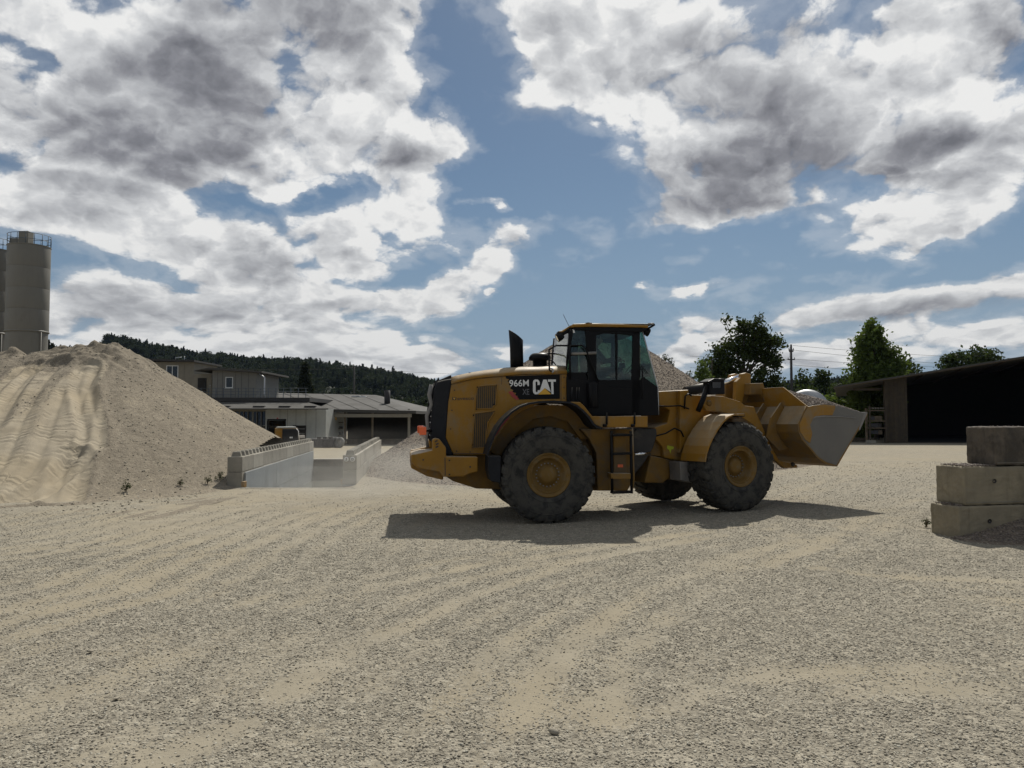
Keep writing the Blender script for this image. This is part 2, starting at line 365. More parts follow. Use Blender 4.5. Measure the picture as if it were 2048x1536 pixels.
M['skin'] = surf('skin', (0.42, 0.24, 0.17), 0.55, var=0.05)
M['cloth_dark'] = surf('navy_work_jacket', (0.025, 0.03, 0.05), 0.9, var=0.15)
M['hair'] = surf('dark_hair', (0.02, 0.014, 0.01), 0.8, var=0.2)
M['tarp'] = surf('dusty_dark_load', (0.055, 0.055, 0.06), 0.8, var=0.3)
M['old_rubber'] = surf('grey_old_rubber', (0.20, 0.195, 0.18), 0.9, var=0.25, dirt=(0.2, 0.19, 0.17), dirt_amt=0.4)

def glass_mat(name, tint, gl=0.12):
    m, T, p = material(name); T.n.remove(p)
    tr = T.new('ShaderNodeBsdfTransparent'); tr.inputs[0].default_value = (*tint, 1)
    g = T.new('ShaderNodeBsdfGlossy'); g.inputs['Roughness'].default_value = 0.03; g.inputs[0].default_value = (1, 1, 1, 1)
    fr = T.new('ShaderNodeFresnel'); fr.inputs[0].default_value = 1.5
    mx = T.new('ShaderNodeMixShader'); T.inp(mx, 0, T.math('MULTIPLY', fr.outputs[0], 1.0 if gl > 0.1 else 0.6)); T.l.new(tr.outputs[0], mx.inputs[1]); T.l.new(g.outputs[0], mx.inputs[2])
    T.l.new(mx.outputs[0], T.n['Material Output'].inputs[0]); return m
M['glass'] = glass_mat('tinted_cab_glass', (0.56, 0.70, 0.65))
M['glass_dark'] = glass_mat('dark_glass', (0.05, 0.06, 0.065))

def foliage(name, base, var=0.5):
    m, T, p = material(name)
    co = T.new('ShaderNodeTexCoord').outputs['Object']; rnd = T.new('ShaderNodeObjectInfo').outputs['Random']
    n = T.noise(co, 0.9, 3, 0.6); v = T.voro(co, 3.5, 'Color')
    lo = tuple(c * (1 - var) for c in base); hi = tuple(c * (1 + var) for c in base)
    c = T.mix(T.maprange(n, 0.3, 0.7), lo, hi)
    c = T.mix(T.math('MULTIPLY', T.math('ADD', rnd, v), 0.22), c, (base[0] * 1.7, base[1] * 1.35, base[2] * 0.7))
    T.inp(p, 'Base Color', c); p.inputs['Roughness'].default_value = 0.7; p.inputs['Specular IOR Level'].default_value = 0.06
    tl = T.new('ShaderNodeBsdfTranslucent'); T.inp(tl, 0, T.mix(0.5, c, (base[0] * 2.0, base[1] * 1.9, base[2] * 0.6)))
    mx = T.new('ShaderNodeMixShader'); mx.inputs[0].default_value = 0.28
    T.l.new(p.outputs[0], mx.inputs[1]); T.l.new(tl.outputs[0], mx.inputs[2]); T.l.new(mx.outputs[0], T.n['Material Output'].inputs[0])
    return m
M['leaf_dark'] = foliage('dark_leaves', (0.030, 0.046, 0.018))
M['leaf_mid'] = foliage('mid_green_leaves', (0.066, 0.100, 0.030))
M['leaf_light'] = foliage('fresh_green_leaves', (0.085, 0.12, 0.04))
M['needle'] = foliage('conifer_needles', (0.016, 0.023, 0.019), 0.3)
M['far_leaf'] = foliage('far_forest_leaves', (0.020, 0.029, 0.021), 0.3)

def stone_mat(name, tones, speck=True):
    m, T, p = material(name)
    rnd = T.new('ShaderNodeObjectInfo').outputs['Random']
    c = T.ramp(rnd, [(i / (len(tones) - 1), t) for i, t in enumerate(tones)])
    co = T.new('ShaderNodeTexCoord').outputs['Object']
    c = T.mix(T.maprange(T.noise(co, 3, 3), 0.4, 0.7, 0, 0.35), c, (0.30, 0.275, 0.225))
    T.inp(p, 'Base Color', c); p.inputs['Roughness'].default_value = 0.85; p.inputs['Specular IOR Level'].default_value = 0.3
    return m
M['stone'] = stone_mat('gravel_stone', [(0.31, 0.280, 0.220), (0.22, 0.198, 0.155), (0.42, 0.384, 0.305), (0.16, 0.142, 0.113), (0.28, 0.245, 0.185), (0.42, 0.40, 0.33), (0.23, 0.205, 0.16), (0.33, 0.305, 0.245)])
M['stone_brown'] = stone_mat('washed_brown_gravel', [(0.19, 0.15, 0.125), (0.10, 0.085, 0.075), (0.25, 0.20, 0.165), (0.08, 0.07, 0.065), (0.17, 0.13, 0.11), (0.30, 0.26, 0.22)])

def gravel_ground(name, dusty, grav_lo, grav_hi, attr=None, fine=38.0, bstr=0.6):
    """mineral ground: stones (cells with their own tone and height) showing through dust where 'attr' is low"""
    m, T, p = material(name)
    co = T.new('ShaderNodeTexCoord').outputs['Object']
    big = T.noise(co, 0.35, 4, 0.6); mid = T.noise(co, 1.9, 6, 0.62); tiny = T.noise(co, 70, 3, 0.6)
    wv = T.vmath('ADD', co, T.vmath('SCALE', T.noise(co, 25, 2, out=1), 0.02))
    cell = T.voro(wv, fine, 'Color'); dist = T.voro(wv, fine, 'Distance')
    cell2 = T.voro(wv, fine * 0.42, 'Color'); dist2 = T.voro(wv, fine * 0.42, 'Distance')
    sx = T.new('ShaderNodeSeparateColor'); T.inp(sx, 0, cell)
    sx2 = T.new('ShaderNodeSeparateColor'); T.inp(sx2, 0, cell2)
    g = T.mix(sx.outputs[0], grav_lo, grav_hi)
    g = T.mix(T.maprange(sx2.outputs[1], 0.5, 1.0, 0, 0.45), g, tuple(c * 1.35 for c in grav_hi))
    dd = T.mix(T.maprange(mid, 0.3, 0.7), tuple(c * 0.86 for c in dusty), tuple(c * 1.1 for c in dusty))
    dd = T.mix(T.maprange(big, 0.35, 0.65, 0, 0.5), dd, (dusty[0] * 1.02, dusty[1] * 0.96, dusty[2] * 0.84))
    if attr:
        a = T.new('ShaderNodeAttribute', attribute_name=attr).outputs['Fac']
        k = T.math('ADD', a, T.math('MULTIPLY', T.math('SUBTRACT', mid, 0.5), 0.55))
    else: k = T.math('ADD', 0.35, T.math('MULTIPLY', T.math('SUBTRACT', mid, 0.5), 0.8))
    k = T.math('ADD', k, T.math('MULTIPLY', T.math('SUBTRACT', sx.outputs[2], 0.5), 0.55))
    k = T.maprange(k, 0.18, 0.82)
    c = T.mix(k, g, dd)
    c = T.mix(T.maprange(tiny, 0.55, 0.72, 0, 0.25), c, tuple(x * 0.6 for x in grav_lo))
    T.inp(p, 'Base Color', c); p.inputs['Roughness'].default_value = 0.95; p.inputs['Specular IOR Level'].default_value = 0.12
    prints = None
    if attr and name == 'dry_sandy_fill':      # lug prints of the tyres, across the direction of travel
        al = T.new('ShaderNodeAttribute', attribute_name='along').outputs['Fac']; tm = T.new('ShaderNodeAttribute', attribute_name='track').outputs['Fac']
        wob = T.math('MULTIPLY', T.noise(co, 2.5, 3), 0.35)
        prints = T.math('MULTIPLY', T.math('SINE', T.math('MULTIPLY', T.math('ADD', al, wob), 2 * math.pi / 0.20)), T.math('MULTIPLY', tm, T.maprange(T.noise(co, 1.6, 4), 0.40, 0.62)))
        c = T.mix(T.maprange(prints, 0.2, 1.0, 0, 0.35), c, tuple(x * 0.55 for x in dusty)); T.inp(p, 'Base Color', c)
    h1 = T.math('MULTIPLY', T.math('SUBTRACT', 0.6, dist), T.math('SUBTRACT', 1.15, k))
    h2 = T.math('MULTIPLY', T.math('SUBTRACT', 0.6, dist2), T.math('MULTIPLY', T.math('SUBTRACT', 1.1, k), sx2.outputs[0]))
    b = T.bump(h1, bstr, 0.6 / fine)
    b = T.bump(h2, bstr, 0.8 / fine, b)
    if prints is not None: b = T.bump(T.math('MULTIPLY', prints, -1.0), 0.45, 0.016, b)
    T.inp(p, 'Normal', T.bump(T.noise(co, 26, 5, 0.65), 0.35, 0.010, b))
    return m
M['ground'] = gravel_ground('gravel_yard', (0.250, 0.224, 0.172), (0.132, 0.119, 0.094), (0.285, 0.260, 0.206), 'dust')
M['sand'] = gravel_ground('dry_sandy_fill', (0.300, 0.262, 0.198), (0.145, 0.124, 0.094), (0.198, 0.172, 0.132), 'dust', 30, 0.5)
M['gravel_pile'] = gravel_ground('crushed_gravel', (0.185, 0.155, 0.122), (0.105, 0.086, 0.068), (0.215, 0.180, 0.140), 'dust', 22, 0.8)
# ================================================================== ground
def gh(x, y):
    """height of the yard"""
    x = np.asarray(x, float); y = np.asarray(y, float)
    h = 0.05 * fbm(x * 0.22, y * 0.22, 3) + 0.02 * fbm(x * 0.9 + 9, y * 0.9, 3)
    h = h * sstep(1200, 60, np.hypot(x, y)) * (1 - np.exp(-((x - 2.5) / 5) ** 2 - ((y - 15) / 3) ** 2))
    # the yard rises a little under the loader's front axle
    h = h + 0.10 * np.exp(-((x - 5.5) / 3.0) ** 2 - ((y - 15.4) / 2.4) ** 2)
    # and falls beyond the basin
    h = h - 0.60 * sstep(38, 56, y) * sstep(4, -4, x)
    return h
def hit(px, py, hf, y0=5.0, y1=75.0):
    d = ray(px, py); t = np.arange(y0, y1, 0.03) / d.y
    X = CAM_O.x + d.x * t; Y = CAM_O.y + d.y * t; Z = CAM_O.z + d.z * t
    k = np.nonzero(Z <= hf(X, Y))[0]
    k = k[0] if len(k) else len(t) - 1
    return float(X[k]), float(Y[k])
G = lambda px, py: hit(px, py, gh, 3.0)
# wheel tracks pressed clear of stones: (points in the photograph's view of the ground, width in metres, strength)
TRACKS = [([(-150, 1490), (300, 1330), (620, 1200), (950, 1130), (1250, 1085), (1500, 1050)], 0.45, 0.75),
          ([(230, 1560), (480, 1430), (700, 1290), (950, 1190), (1150, 1125), (1400, 1075)], 0.42, 0.95),
          ([(900, 1600), (1020, 1440), (1120, 1300), (1270, 1190), (1400, 1130), (1600, 1080)], 0.5, 0.9),
          ([(-100, 1270), (250, 1180), (500, 1060), (700, 1000), (900, 990), (1250, 1000)], 1.0, 0.95),
          ([(-100, 1120), (200, 1080), (440, 1010), (640, 985), (760, 978)], 0.9, 0.95),
          ([(1250, 1450), (1480, 1350), (1700, 1330), (1900, 1330)], 0.35, 0.5),
          ([(1640, 1135), (1760, 1150), (1900, 1155), (2100, 1165)], 0.3, 0.7),
          ([(1450, 1180), (1560, 1120), (1700, 1050), (1860, 990), (2000, 950)], 0.5, 0.5),
          ([(1500, 1010), (1650, 960), (1800, 925), (2000, 905)], 0.6, 0.5)]
TRK = [([G(*p) for p in t], w, s) for t, w, s in TRACKS]
PATCH = [(G(px, py), rx, ry, s) for px, py, rx, ry, s in [(700, 985, 4.5, 2.5, 0.8), (300, 1040, 3, 2, 0.6), (1180, 1420, .5, .4, .5), (1850, 1370, .7, .5, .45), (1500, 1270, .8, .5, .4),
          (1600, 1275, 1.0, .5, -.75), (1200, 1500, 1.6, .3, -.5), (1800, 1480, 1.2, .45, -.6), (1560, 1180, 1.0, .4, -.4), (450, 1235, 1.2, .4, -.6), (1430, 1150, 1, .5, -.3), (560, 1420, .9, .15, -.6), (1100, 1200, 1.2, .5, -.3)]]
def dustiness(x, y):
    x = np.asarray(x, float); y = np.asarray(y, float)
    k = 0.27 + 0.42 * fbm(x * 0.35 + 3, y * 0.5, 4) + 0.55 * fbm(x * 2.3, y * 2.6, 4)
    for pts_t, w, s in TRK:
        d, sg, al = polydist(x, y, pts_t)
        w2 = w * (1 + 0.5 * fbm(al * 0.6, al * 0 + 3.3, 2))
        k = k + s * 0.42 * np.exp(-(d / w2) ** 2) - 0.20 * np.exp(-((np.abs(d) - 2.1 * w2) / (0.6 * w2)) ** 2) * s
        k = k + s * 0.30 * np.cos(2 * np.pi * (sg + .12 * fbm(al * .5, al * 0 + 8, 2)) / 0.52) * np.exp(-(d / (3.2 * w2)) ** 2)
    for (cx, cy), rx, ry, s in PATCH:
        k = k + s * np.exp(-((x - cx) / rx) ** 2 - ((y - cy) / ry) ** 2)
    far = sstep(20, 34, y)                                   # the pale, swept yard further off
    k = k * (1 - far) + far * (0.60 + 0.2 * sstep(4, -4, x) + 0.7 * fbm(x * 0.12, y * 0.3, 4))
    return np.clip(k, 0, 1.1)

# ------------------------------------------------------------------ the washing basin's outline (inner corners at ground level)
BN, BF = 20.9, 35.3
def lwx(y): return -7.30 - 0.1259 * (y - 20.9)               # inner face of the left wall
def rwx(y): return -4.80 - 0.1269 * (y - 21.9)               # inner face of the right wall
def axis_steps(a, b, fine, lo, hi):
    c = list(np.arange(a, b + 1e-6, fine)); s = fine; v = b
    while v < hi: s *= 1.16; v += s; c.append(v)
    s = fine; v = a
    while v > lo: s *= 1.16; v -= s; c.insert(0, v)
    return np.array(c)
gx = axis_steps(-12, 14, 0.10, -2500, 2500); gy = axis_steps(2.5, 23, 0.10, -60, 4200)
GX, GY = np.meshgrid(gx, gy); GZ = gh(GX, GY)
near = (GY < 30) & (np.abs(GX) < 20)
DU = dustiness(GX, GY)
GZ = GZ + np.where(near, 0.014 * fbm(GX * 3.1, GY * 3.1, 3) * (1.1 - DU) - 0.02 * DU * (GY < 20), 0)
nx, ny = len(gx), len(gy)
idx = np.arange(nx * ny).reshape(ny, nx)
F = np.stack([idx[:-1, :-1], idx[:-1, 1:], idx[1:, 1:], idx[1:, :-1]], -1).reshape(-1, 4)
cxx = (GX[:-1, :-1] + GX[1:, 1:]).ravel() / 2; cyy = (GY[:-1, :-1] + GY[1:, 1:]).ravel() / 2
# clear the ground in the basin; its rim slab covers the ragged edge
hole = (cyy > BN - 0.12) & (cyy < BF + 0.3) & (cxx > lwx(cyy) - 0.35) & (cxx < rwx(cyy) + 0.35)
me = fast_mesh('ground', np.stack([GX, GY, GZ], -1).reshape(-1, 3), F[~hole], True)
at_ = me.attributes.new('dust', 'FLOAT', 'POINT'); at_.data.foreach_set('value', DU.ravel().astype(np.float32))
ground = link('ground', me, M['ground']); ground['kind'] = 'structure'

# ------------------------------------------------------------------ stones lying on the yard (instanced, nobody could count them)
def make_stone_kinds(n, mat, tag_):
    c = bpy.data.collections.new('stone_shapes_' + tag_)
    for k in range(n):
        import bmesh
        bm = bmesh.new(); bmesh.ops.create_icosphere(bm, subdivisions=1, radius=0.5)
        rr = random.Random(k + 40)
        ax = Vector((rr.uniform(.8, 1.25), rr.uniform(.65, .95), rr.uniform(.32, .58)))
        for v in bm.verts:
            v.co = Vector((v.co.x * ax.x, v.co.y * ax.y, v.co.z * ax.z)) * rr.uniform(.82, 1.12)
        me = bpy.data.meshes.new('stone_shape'); bm.to_mesh(me); bm.free(); me.materials.append(mat)
        me.polygons.foreach_set('use_smooth', [k % 2 == 0] * len(me.polygons))
        o = bpy.data.objects.new('stone_shape', me); c.objects.link(o)
    return c
def instancer(name, P, size, coll, mat=None, upright=False, rot=None):
    """points with size and turn attributes; geometry nodes set an instance of the collection on each"""
    me = bpy.data.meshes.new(name); n = len(P); me.vertices.add(n)
    me.vertices.foreach_set('co', np.asarray(P, np.float32).ravel())
    a = me.attributes.new('size', 'FLOAT', 'POINT'); a.data.foreach_set('value', np.asarray(size, np.float32))
    if rot is None:
        rot = RNG.random((n, 3)) * 2 * math.pi
        if upright: rot[:, :2] = (rot[:, :2] - math.pi) * 0.02
        else: rot[:, :2] = (rot[:, :2] - math.pi) * 0.16
    a = me.attributes.new('turn', 'FLOAT_VECTOR', 'POINT'); a.data.foreach_set('vector', np.asarray(rot, np.float32).ravel())
    o = bpy.data.objects.new(name, me); col.objects.link(o)
    ng = bpy.data.node_groups.new(name + '_nodes', 'GeometryNodeTree')
    ng.interface.new_socket('Geometry', in_out='INPUT', socket_type='NodeSocketGeometry')
    ng.interface.new_socket('Geometry', in_out='OUTPUT', socket_type='NodeSocketGeometry')
    N = ng.nodes; L = ng.links
    gi = N.new('NodeGroupInput'); go = N.new('NodeGroupOutput'); ip = N.new('GeometryNodeInstanceOnPoints')
    ci = N.new('GeometryNodeCollectionInfo'); ci.inputs['Collection'].default_value = coll
    ci.inputs['Separate Children'].default_value = True; ci.inputs['Reset Children'].default_value = True
    sz = N.new('GeometryNodeInputNamedAttribute'); sz.data_type = 'FLOAT'; sz.inputs[0].default_value = 'size'
    tn = N.new('GeometryNodeInputNamedAttribute'); tn.data_type = 'FLOAT_VECTOR'; tn.inputs[0].default_value = 'turn'
    L.new(gi.outputs[0], ip.inputs['Points']); L.new(ci.outputs[0], ip.inputs['Instance'])
    ip.inputs['Pick Instance'].default_value = True
    L.new(sz.outputs[0], ip.inputs['Scale']); L.new(tn.outputs[0], ip.inputs['Rotation'])
    L.new(ip.outputs[0], go.inputs[0])
    m = o.modifiers.new('scatter', 'NODES'); m.node_group = ng
    return o
STONES = make_stone_kinds(7, M['stone'], 'yard'); STONES_B = make_stone_kinds(6, M['stone_brown'], 'brown')
pts = []; sizes = []
for y0, y1, dens, smin, smax in [(2.6, 5.0, 4600, .007, .026), (5.0, 7.5, 3300, .008, .026), (7.5, 11, 1900, .010, .028), (11, 16, 700, .013, .032), (16, 24, 130, .02, .045), (24, 34, 40, .03, .06)]:
    hw = 0.75 * y1 + 0.8; n = int(dens * (y1 - y0) * 2 * hw)
    x = RNG.uniform(-hw, hw, n); y = RNG.uniform(y0, y1, n)
    k = np.abs(x) < 0.75 * y + 0.8; x, y = x[k], y[k]
    du = dustiness(x, y)
    k = RNG.random(len(x)) < np.clip(1.02 - 0.95 * du, 0.22, 1) ; x, y, du = x[k], y[k], du[k]
    s = smin + (smax - smin) * RNG.random(len(x)) ** 2.4
    z = gh(x, y) + 0.014 * fbm(x * 3.1, y * 3.1, 3) * (1.1 - du) * (np.abs(x) < 20) - 0.02 * du * (y < 20) + s * (0.22 * RNG.random(len(s)) - 0.04)
    pts.append(np.stack([x, y, z], 1)); sizes.append(s)
P = np.concatenate(pts); S = np.concatenate(sizes)
k = ~((P[:, 1] > BN - .3) & (P[:, 0] > lwx(P[:, 1]) - .6) & (P[:, 0] < rwx(P[:, 1]) + .6)); P, S = P[k], S[k]
k = ~((P[:, 1] > 15.5) & (P[:, 0] < -7)) & ~((P[:, 1] > 24) & (P[:, 0] < 8)); P, S = P[k], S[k]
gs = instancer('gravel', P, S, STONES)
tag(gs, 'loose rounded gravel strewn over the dusty yard', 'gravel', kind='stuff')
# a few larger single stones
for (px, py, s, lab) in [(1108, 1470, .085, 'largest flat pale cobble, in the gravel near the bottom middle'), (233, 1402, .06, 'round pale cobble low on the left of the yard'), (1660, 1180, .05, 'cobble between the loader shadow and the stacked blocks'),
                    (180, 1305, .06, 'cobble on the far left of the yard'), (640, 1247, .05, 'cobble on the dusty track left of the loader shadow'), (1980, 1290, .05, 'cobble near the right edge of the yard')]:
    x, y = G(px, py)
    me = bpy.data.objects.new('stone', list(STONES.objects)[random.randrange(7)].data); col.objects.link(me)
    me.location = (x, y, float(gh(x, y)) + s * .15); me.scale = (s,) * 3; me.rotation_euler = (0.1, 0.1, random.random() * 6)
    tag(me, lab, 'stone', 'larger cobbles lying in the yard gravel')

# ------------------------------------------------------------------ piles
def cone_pile(cx, cy, H, rx0, rx1, ry0, ry1, p=2.4, cap=0.25):
    def f(x, y):
        dx = x - cx; dy = y - cy
        ax = np.where(dx < 0, -dx / rx0, dx / rx1); ay = np.where(dy < 0, -dy / ry0, dy / ry1)
        q = (np.maximum(ax, 0) ** p + np.maximum(ay, 0) ** p + 1e-9) ** (1 / p)
        h = H * (1 - np.sqrt(q * q + cap * cap * 0.05)); return h
    return f
def soft(h, k=0.12): return np.where(h > 4 * k, h, k * np.log1p(np.exp(np.clip(h / k, -30, 30)))) - 0.02
SX, SY = -14.0, 27.0
def sand_raw(x, y):
    x = np.asarray(x, float); y = np.asarray(y, float)
    c = cone_pile(SX, SY, 4.62, 60, 7.4, 10.6, 7.0, 2.3, 0.14)(x, y)
    # left of the summit the crest dips and runs on, and the flank runs out as a long ramp
    left = sstep(-14.2, -16.6, x)
    Hc = 4.24 + 0.2 * fbm(x * 0.5, y * 0.3, 3)
    L = 11.4
    r = Hc * (1 - np.where(y < SY, (SY - y) / L, (y - SY) / 6.6))
    h = c * (1 - left) + np.minimum(c, r) * left
    return h
def sand_base(x, y):
    h = soft(sand_raw(x, y)) + 0.10 * fbm(x * 0.6, y * 0.6, 3) * sstep(0, 1, sand_raw(x, y))
    return h
SH = lambda px, py: hit(px, py, lambda X, Y: np.maximum(sand_base(X, Y), gh(X, Y)), 12, 40)
STRK = [([SH(*p) for p in t], w) for t, w in [
    ([(95, 733), (60, 775), (18, 850), (-20, 930), (-80, 990)], 0.60),
    ([(178, 730), (150, 770), (128, 850), (95, 930), (30, 1000), (-40, 1010)], 0.60),
    ([(178, 730), (165, 770), (185, 850), (185, 885), (120, 950), (20, 1005)], 0.34),
    ([(150, 905), (140, 950), (125, 1003)], 0.42),
    ([(60, 733), (20, 770), (-30, 850)], 0.45)]]
def sand_h(x, y):
    h = sand_base(x, y); raw = sand_raw(x, y); du = 0.10 + 0.8 * fbm(x * 0.8 + 4, y * 0.5, 4); TM = np.zeros_like(h); AL = np.zeros_like(h)
    body = sstep(0.1, 0.6, raw)
    # rills running down the flank and small slumps
    ang = np.arctan2(x - SX, SY - y); h = h + body * (0.07 * fbm(ang * 14, np.hypot(x - SX, y - SY) * 0.35, 4) + 0.05 * fbm(x * 2.2, y * 2.2, 3) + 0.012 * fbm(x * 6, y * 6, 2))
    du = du + 0.35 * fbm(ang * 18, np.hypot(x - SX, y - SY) * 0.25 + 7, 3)
    for pts_, w in STRK:
        d, sg, al = polydist(x, y, pts_)
        k = sstep(w * 1.25, w * 0.75, d)
        h = h + k * -0.06
        h = h + 0.05 * np.exp(-((d - w * 1.2) / (0.12)) ** 2) - 0.045 * np.exp(-((np.abs(sg + .05 * fbm(al, al * 0, 2)) - w * .45) / 0.05) ** 2)
        du = du + k * 0.95; AL = np.where(k > TM, al, AL); TM = np.maximum(TM, k)
    ph = np.exp(-((ang - 0.03 - .05 * fbm(y * .8, y * 0, 3)) / .055) ** 2) * body; du = du - 0.5 * ph
    top = np.exp(-((x + 14.6) / 1.9) ** 2 - ((y - 26.3) / 1.7) ** 2)      # freshly tipped lumpy heap on the summit
    h = h + top * (0.55 * fbm(x * 2.2, y * 2.2, 4)); du = du - top * 1.3
    topl = sstep(-16.2, -17.2, x) * np.exp(-((y - 26.8) / 1.2) ** 2)
    h = h + topl * 0.5 * fbm(x * 2.0, y * 2.0, 4)
    sand_h.extra = (TM, AL)
    return h, np.clip(du, 0, 1.1)
def pile_mesh(name, x0, x1, y0, y1, step, hfun, mat, cut=None, zmin=0.0):
    xs = np.arange(x0, x1, step); ys = np.arange(y0, y1, step); X, Y = np.meshgrid(xs, ys)
    H, D = hfun(X, Y); g = gh(X, Y); keep = H > g - 0.10
    if cut is not None: keep &= cut(X, Y)
    H = np.maximum(H, g - 0.12)
    i = np.arange(X.size).reshape(X.shape)
    F = np.stack([i[:-1, :-1], i[:-1, 1:], i[1:, 1:], i[1:, :-1]], -1).reshape(-1, 4)
    kf = keep.ravel()[F].all(1); F = F[kf]
    used = np.unique(F); remap = np.full(X.size, -1); remap[used] = np.arange(len(used))
    V = np.stack([X, Y, H], -1).reshape(-1, 3)[used]
    me = fast_mesh(name, V, remap[F], True)
    a = me.attributes.new('dust', 'FLOAT', 'POINT'); a.data.foreach_set('value', D.ravel()[used].astype(np.float32))
    if hfun is sand_h:
        for nm, arr in zip(('track', 'along'), sand_h.extra): me.attributes.new(nm, 'FLOAT', 'POINT').data.foreach_set('value', arr.ravel()[used].astype(np.float32))
    return link(name, me, mat)
o = pile_mesh('sand_pile', -24, -6.6, 14.5, 33, 0.055, sand_h, M['sand'],
              cut=lambda X, Y: (X < lwx(Y) - 0.40) | (Y < BN - 0.05))
tag(o, 'tall pale sand and gravel heap with wheel tracks running up its left flank', 'sand pile')

GXc, GYc = 3.6, 33.0
def gravel_raw(x, y): return np.where(np.asarray(x) < GXc, cone_pile(GXc, GYc, 6.38, 9.6, 9, 12.3, 9, 2.5, 0.42)(x, y), cone_pile(GXc, GYc, 6.38, 9, 9.5, 11.4 - 0.85 * np.clip(np.asarray(x) - GXc, 0, 9), 9, 2.0, 0.42)(x, y))
def gravel_h(x, y):
    raw = gravel_raw(x, y); body = sstep(0, 0.8, raw)
    h = soft(raw, 0.14) + body * (0.16 * fbm(x * 0.5, y * 0.5, 3) + 0.05 * fbm(x * 3, y * 3, 3))
    return h, np.clip(0.22 + 0.9 * fbm(x * 0.5, y * 0.4 + 9, 4) + 0.3 * sstep(2.5, 0.3, raw), 0, 1)
o = pile_mesh('gravel_pile', -7.6, 14.5, 20.3, 43, 0.10, gravel_h, M['gravel_pile'],
              cut=lambda X, Y: (X > rwx(Y) + 0.42) | ((Y < 21.9) & (X > -4.9)))
tag(o, 'large conical heap of brownish gravel behind the loader', 'gravel pile')
# loose stones on its near flank
n = 60000; x = RNG.uniform(-5.5, 11, n); y = RNG.uniform(20.5, 33, n); h, _ = gravel_h(x, y)
k = (h > gh(x, y) + .01) & (x > rwx(y) + .5); s = 0.025 + 0.05 * RNG.random(n) ** 2
gs = instancer('pile_gravel', np.stack([x, y, h + s * .1], 1)[k], s[k], STONES_B)
tag(gs, 'loose brown stones covering the near flank of the large gravel heap', 'gravel', kind='stuff')
# clods on the sand pile and along its foot
n = 11000; x = RNG.uniform(-19, -7, n); y = RNG.uniform(15.5, 28, n); h, dd = sand_h(x, y)
k = (h > gh(x, y) - .02) & (x < lwx(y) - .5) & (RNG.random(n) > dd * 0.9); s = 0.018 + 0.06 * RNG.random(n) ** 5
gs = instancer('pile_clods', np.stack([x, y, np.maximum(h, gh(x, y)) + s * .1], 1)[k], s[k], STONES)
tag(gs, 'small stones and clods on the flank of the sand heap', 'stones', kind='stuff')

# ------------------------------------------------------------------ basin
def wall_block(mat_i):
    pass
def rough_box(mb, c, d, rz=0.0, amp=0.004): mb.box(c, d, rz)
def stud_block(w, l, h, pitch=0.49, stud=0.26, sh=0.13):
    """precast stacking block: chamfered body with a row of tapered studs on top, running along y"""
    m = MB(); m.box((0, 0, h / 2), (w - 0.01, l - 0.016, h - 0.006))
    n = max(1, round(l / pitch))
    for i in range(n):
        yy = -l / 2 + (i + .5) * l / n; a, b = stud / 2, stud / 2 - 0.035
        V = [(sx * a, yy + sy * a * .8, h - .004) for sx, sy in ((-1, -1), (1, -1), (1, 1), (-1, 1))] + [(sx * b, yy + sy * b * .8, h + sh) for sx, sy in ((-1, -1), (1, -1), (1, 1), (-1, 1))]
        m.add(V, [(4, 5, 6, 7), (0, 1, 5, 4), (1, 2, 6, 5), (2, 3, 7, 6), (3, 0, 4, 7)])
    return m
def plain_block(w, l, h):
    m = MB(); m.box((0, 0, h / 2), (w - 0.01, l - 0.016, h - 0.006)); return m
TILT = math.atan(0.1259)
BW = 0.40
def block_wall(root, face, side, y0, y1, nb, z0, rows, mats, top_studs):
    l = (y1 - y0) / math.cos(TILT) / nb
    meshes = {}
    for r, h in enumerate(rows):
        zz = z0 + sum(rows[:r])
        for i in range(nb):
            t = (i + .5) / nb; yy = y0 + (y1 - y0) * t; xx = face(yy) + side * (BW / 2)
            key = (r == len(rows) - 1, mats[(i * 7 + r * 3) % len(mats)])
            if key not in meshes:
                me = (stud_block(BW, l, h) if key[0] and top_studs else plain_block(BW, l, h)).mesh('concrete_block'); me.materials.append(M[key[1]]); meshes[key] = me
            o = bpy.data.objects.new('concrete_block', meshes[key]); col.objects.link(o); o.parent = root
            o.location = (xx + random.uniform(-.006, .006), yy, zz); o.rotation_euler = (0, 0, TILT + random.uniform(-.003, .003))
            b = o.modifiers.new('bevel', 'BEVEL'); b.width = 0.012; b.segments = 1; b.limit_method = 'ANGLE'
lw = empty('block_wall'); tag(lw, 'long studded concrete block wall between the sand heap and the wash basin', 'concrete wall', 'block walls beside the wash basin')
block_wall(lw, lwx, -1, BN, BF + .3, 10, 0.005, [0.415, 0.42], ['concrete', 'concrete', 'concrete_pale', 'concrete'], True)
# the washed blue-grey wall panels of the basin below and in front of the lower row
for i, (za, zb) in enumerate([(-1.35, -0.42), (-0.41, 0.40)]):
    for j in range(3):
        a, b = BN + .25 + j * 4.7, BN + .25 + (j + 1) * 4.7 - .02
        m = MB(); V = []
        for yy in (a, b):
            for xx in (lwx(yy) + 0.01, lwx(yy) + 0.055):
                for z in (za, zb): V.append((xx, yy, z))
        m.add(V, [(0, 1, 3, 2), (4, 6, 7, 5), (0, 4, 5, 1), (2, 3, 7, 6), (0, 2, 6, 4), (1, 5, 7, 3)])
        m.build('lining_panel', M['concrete_wet'], lw)
o = MB().bb((lwx(BN) - .05, BN + .03, 0.01), (lwx(BN) + .06, BN + .22, 0.17)).build('marker_block', M['yellow'], lw, bevel=.01); o['label'] = 'small ochre marker block at the wall end'
rw = empty('block_wall'); tag(rw, 'two-course concrete block wall with round signs on its end, beside the gravel heap', 'concrete wall', 'block walls beside the wash basin')
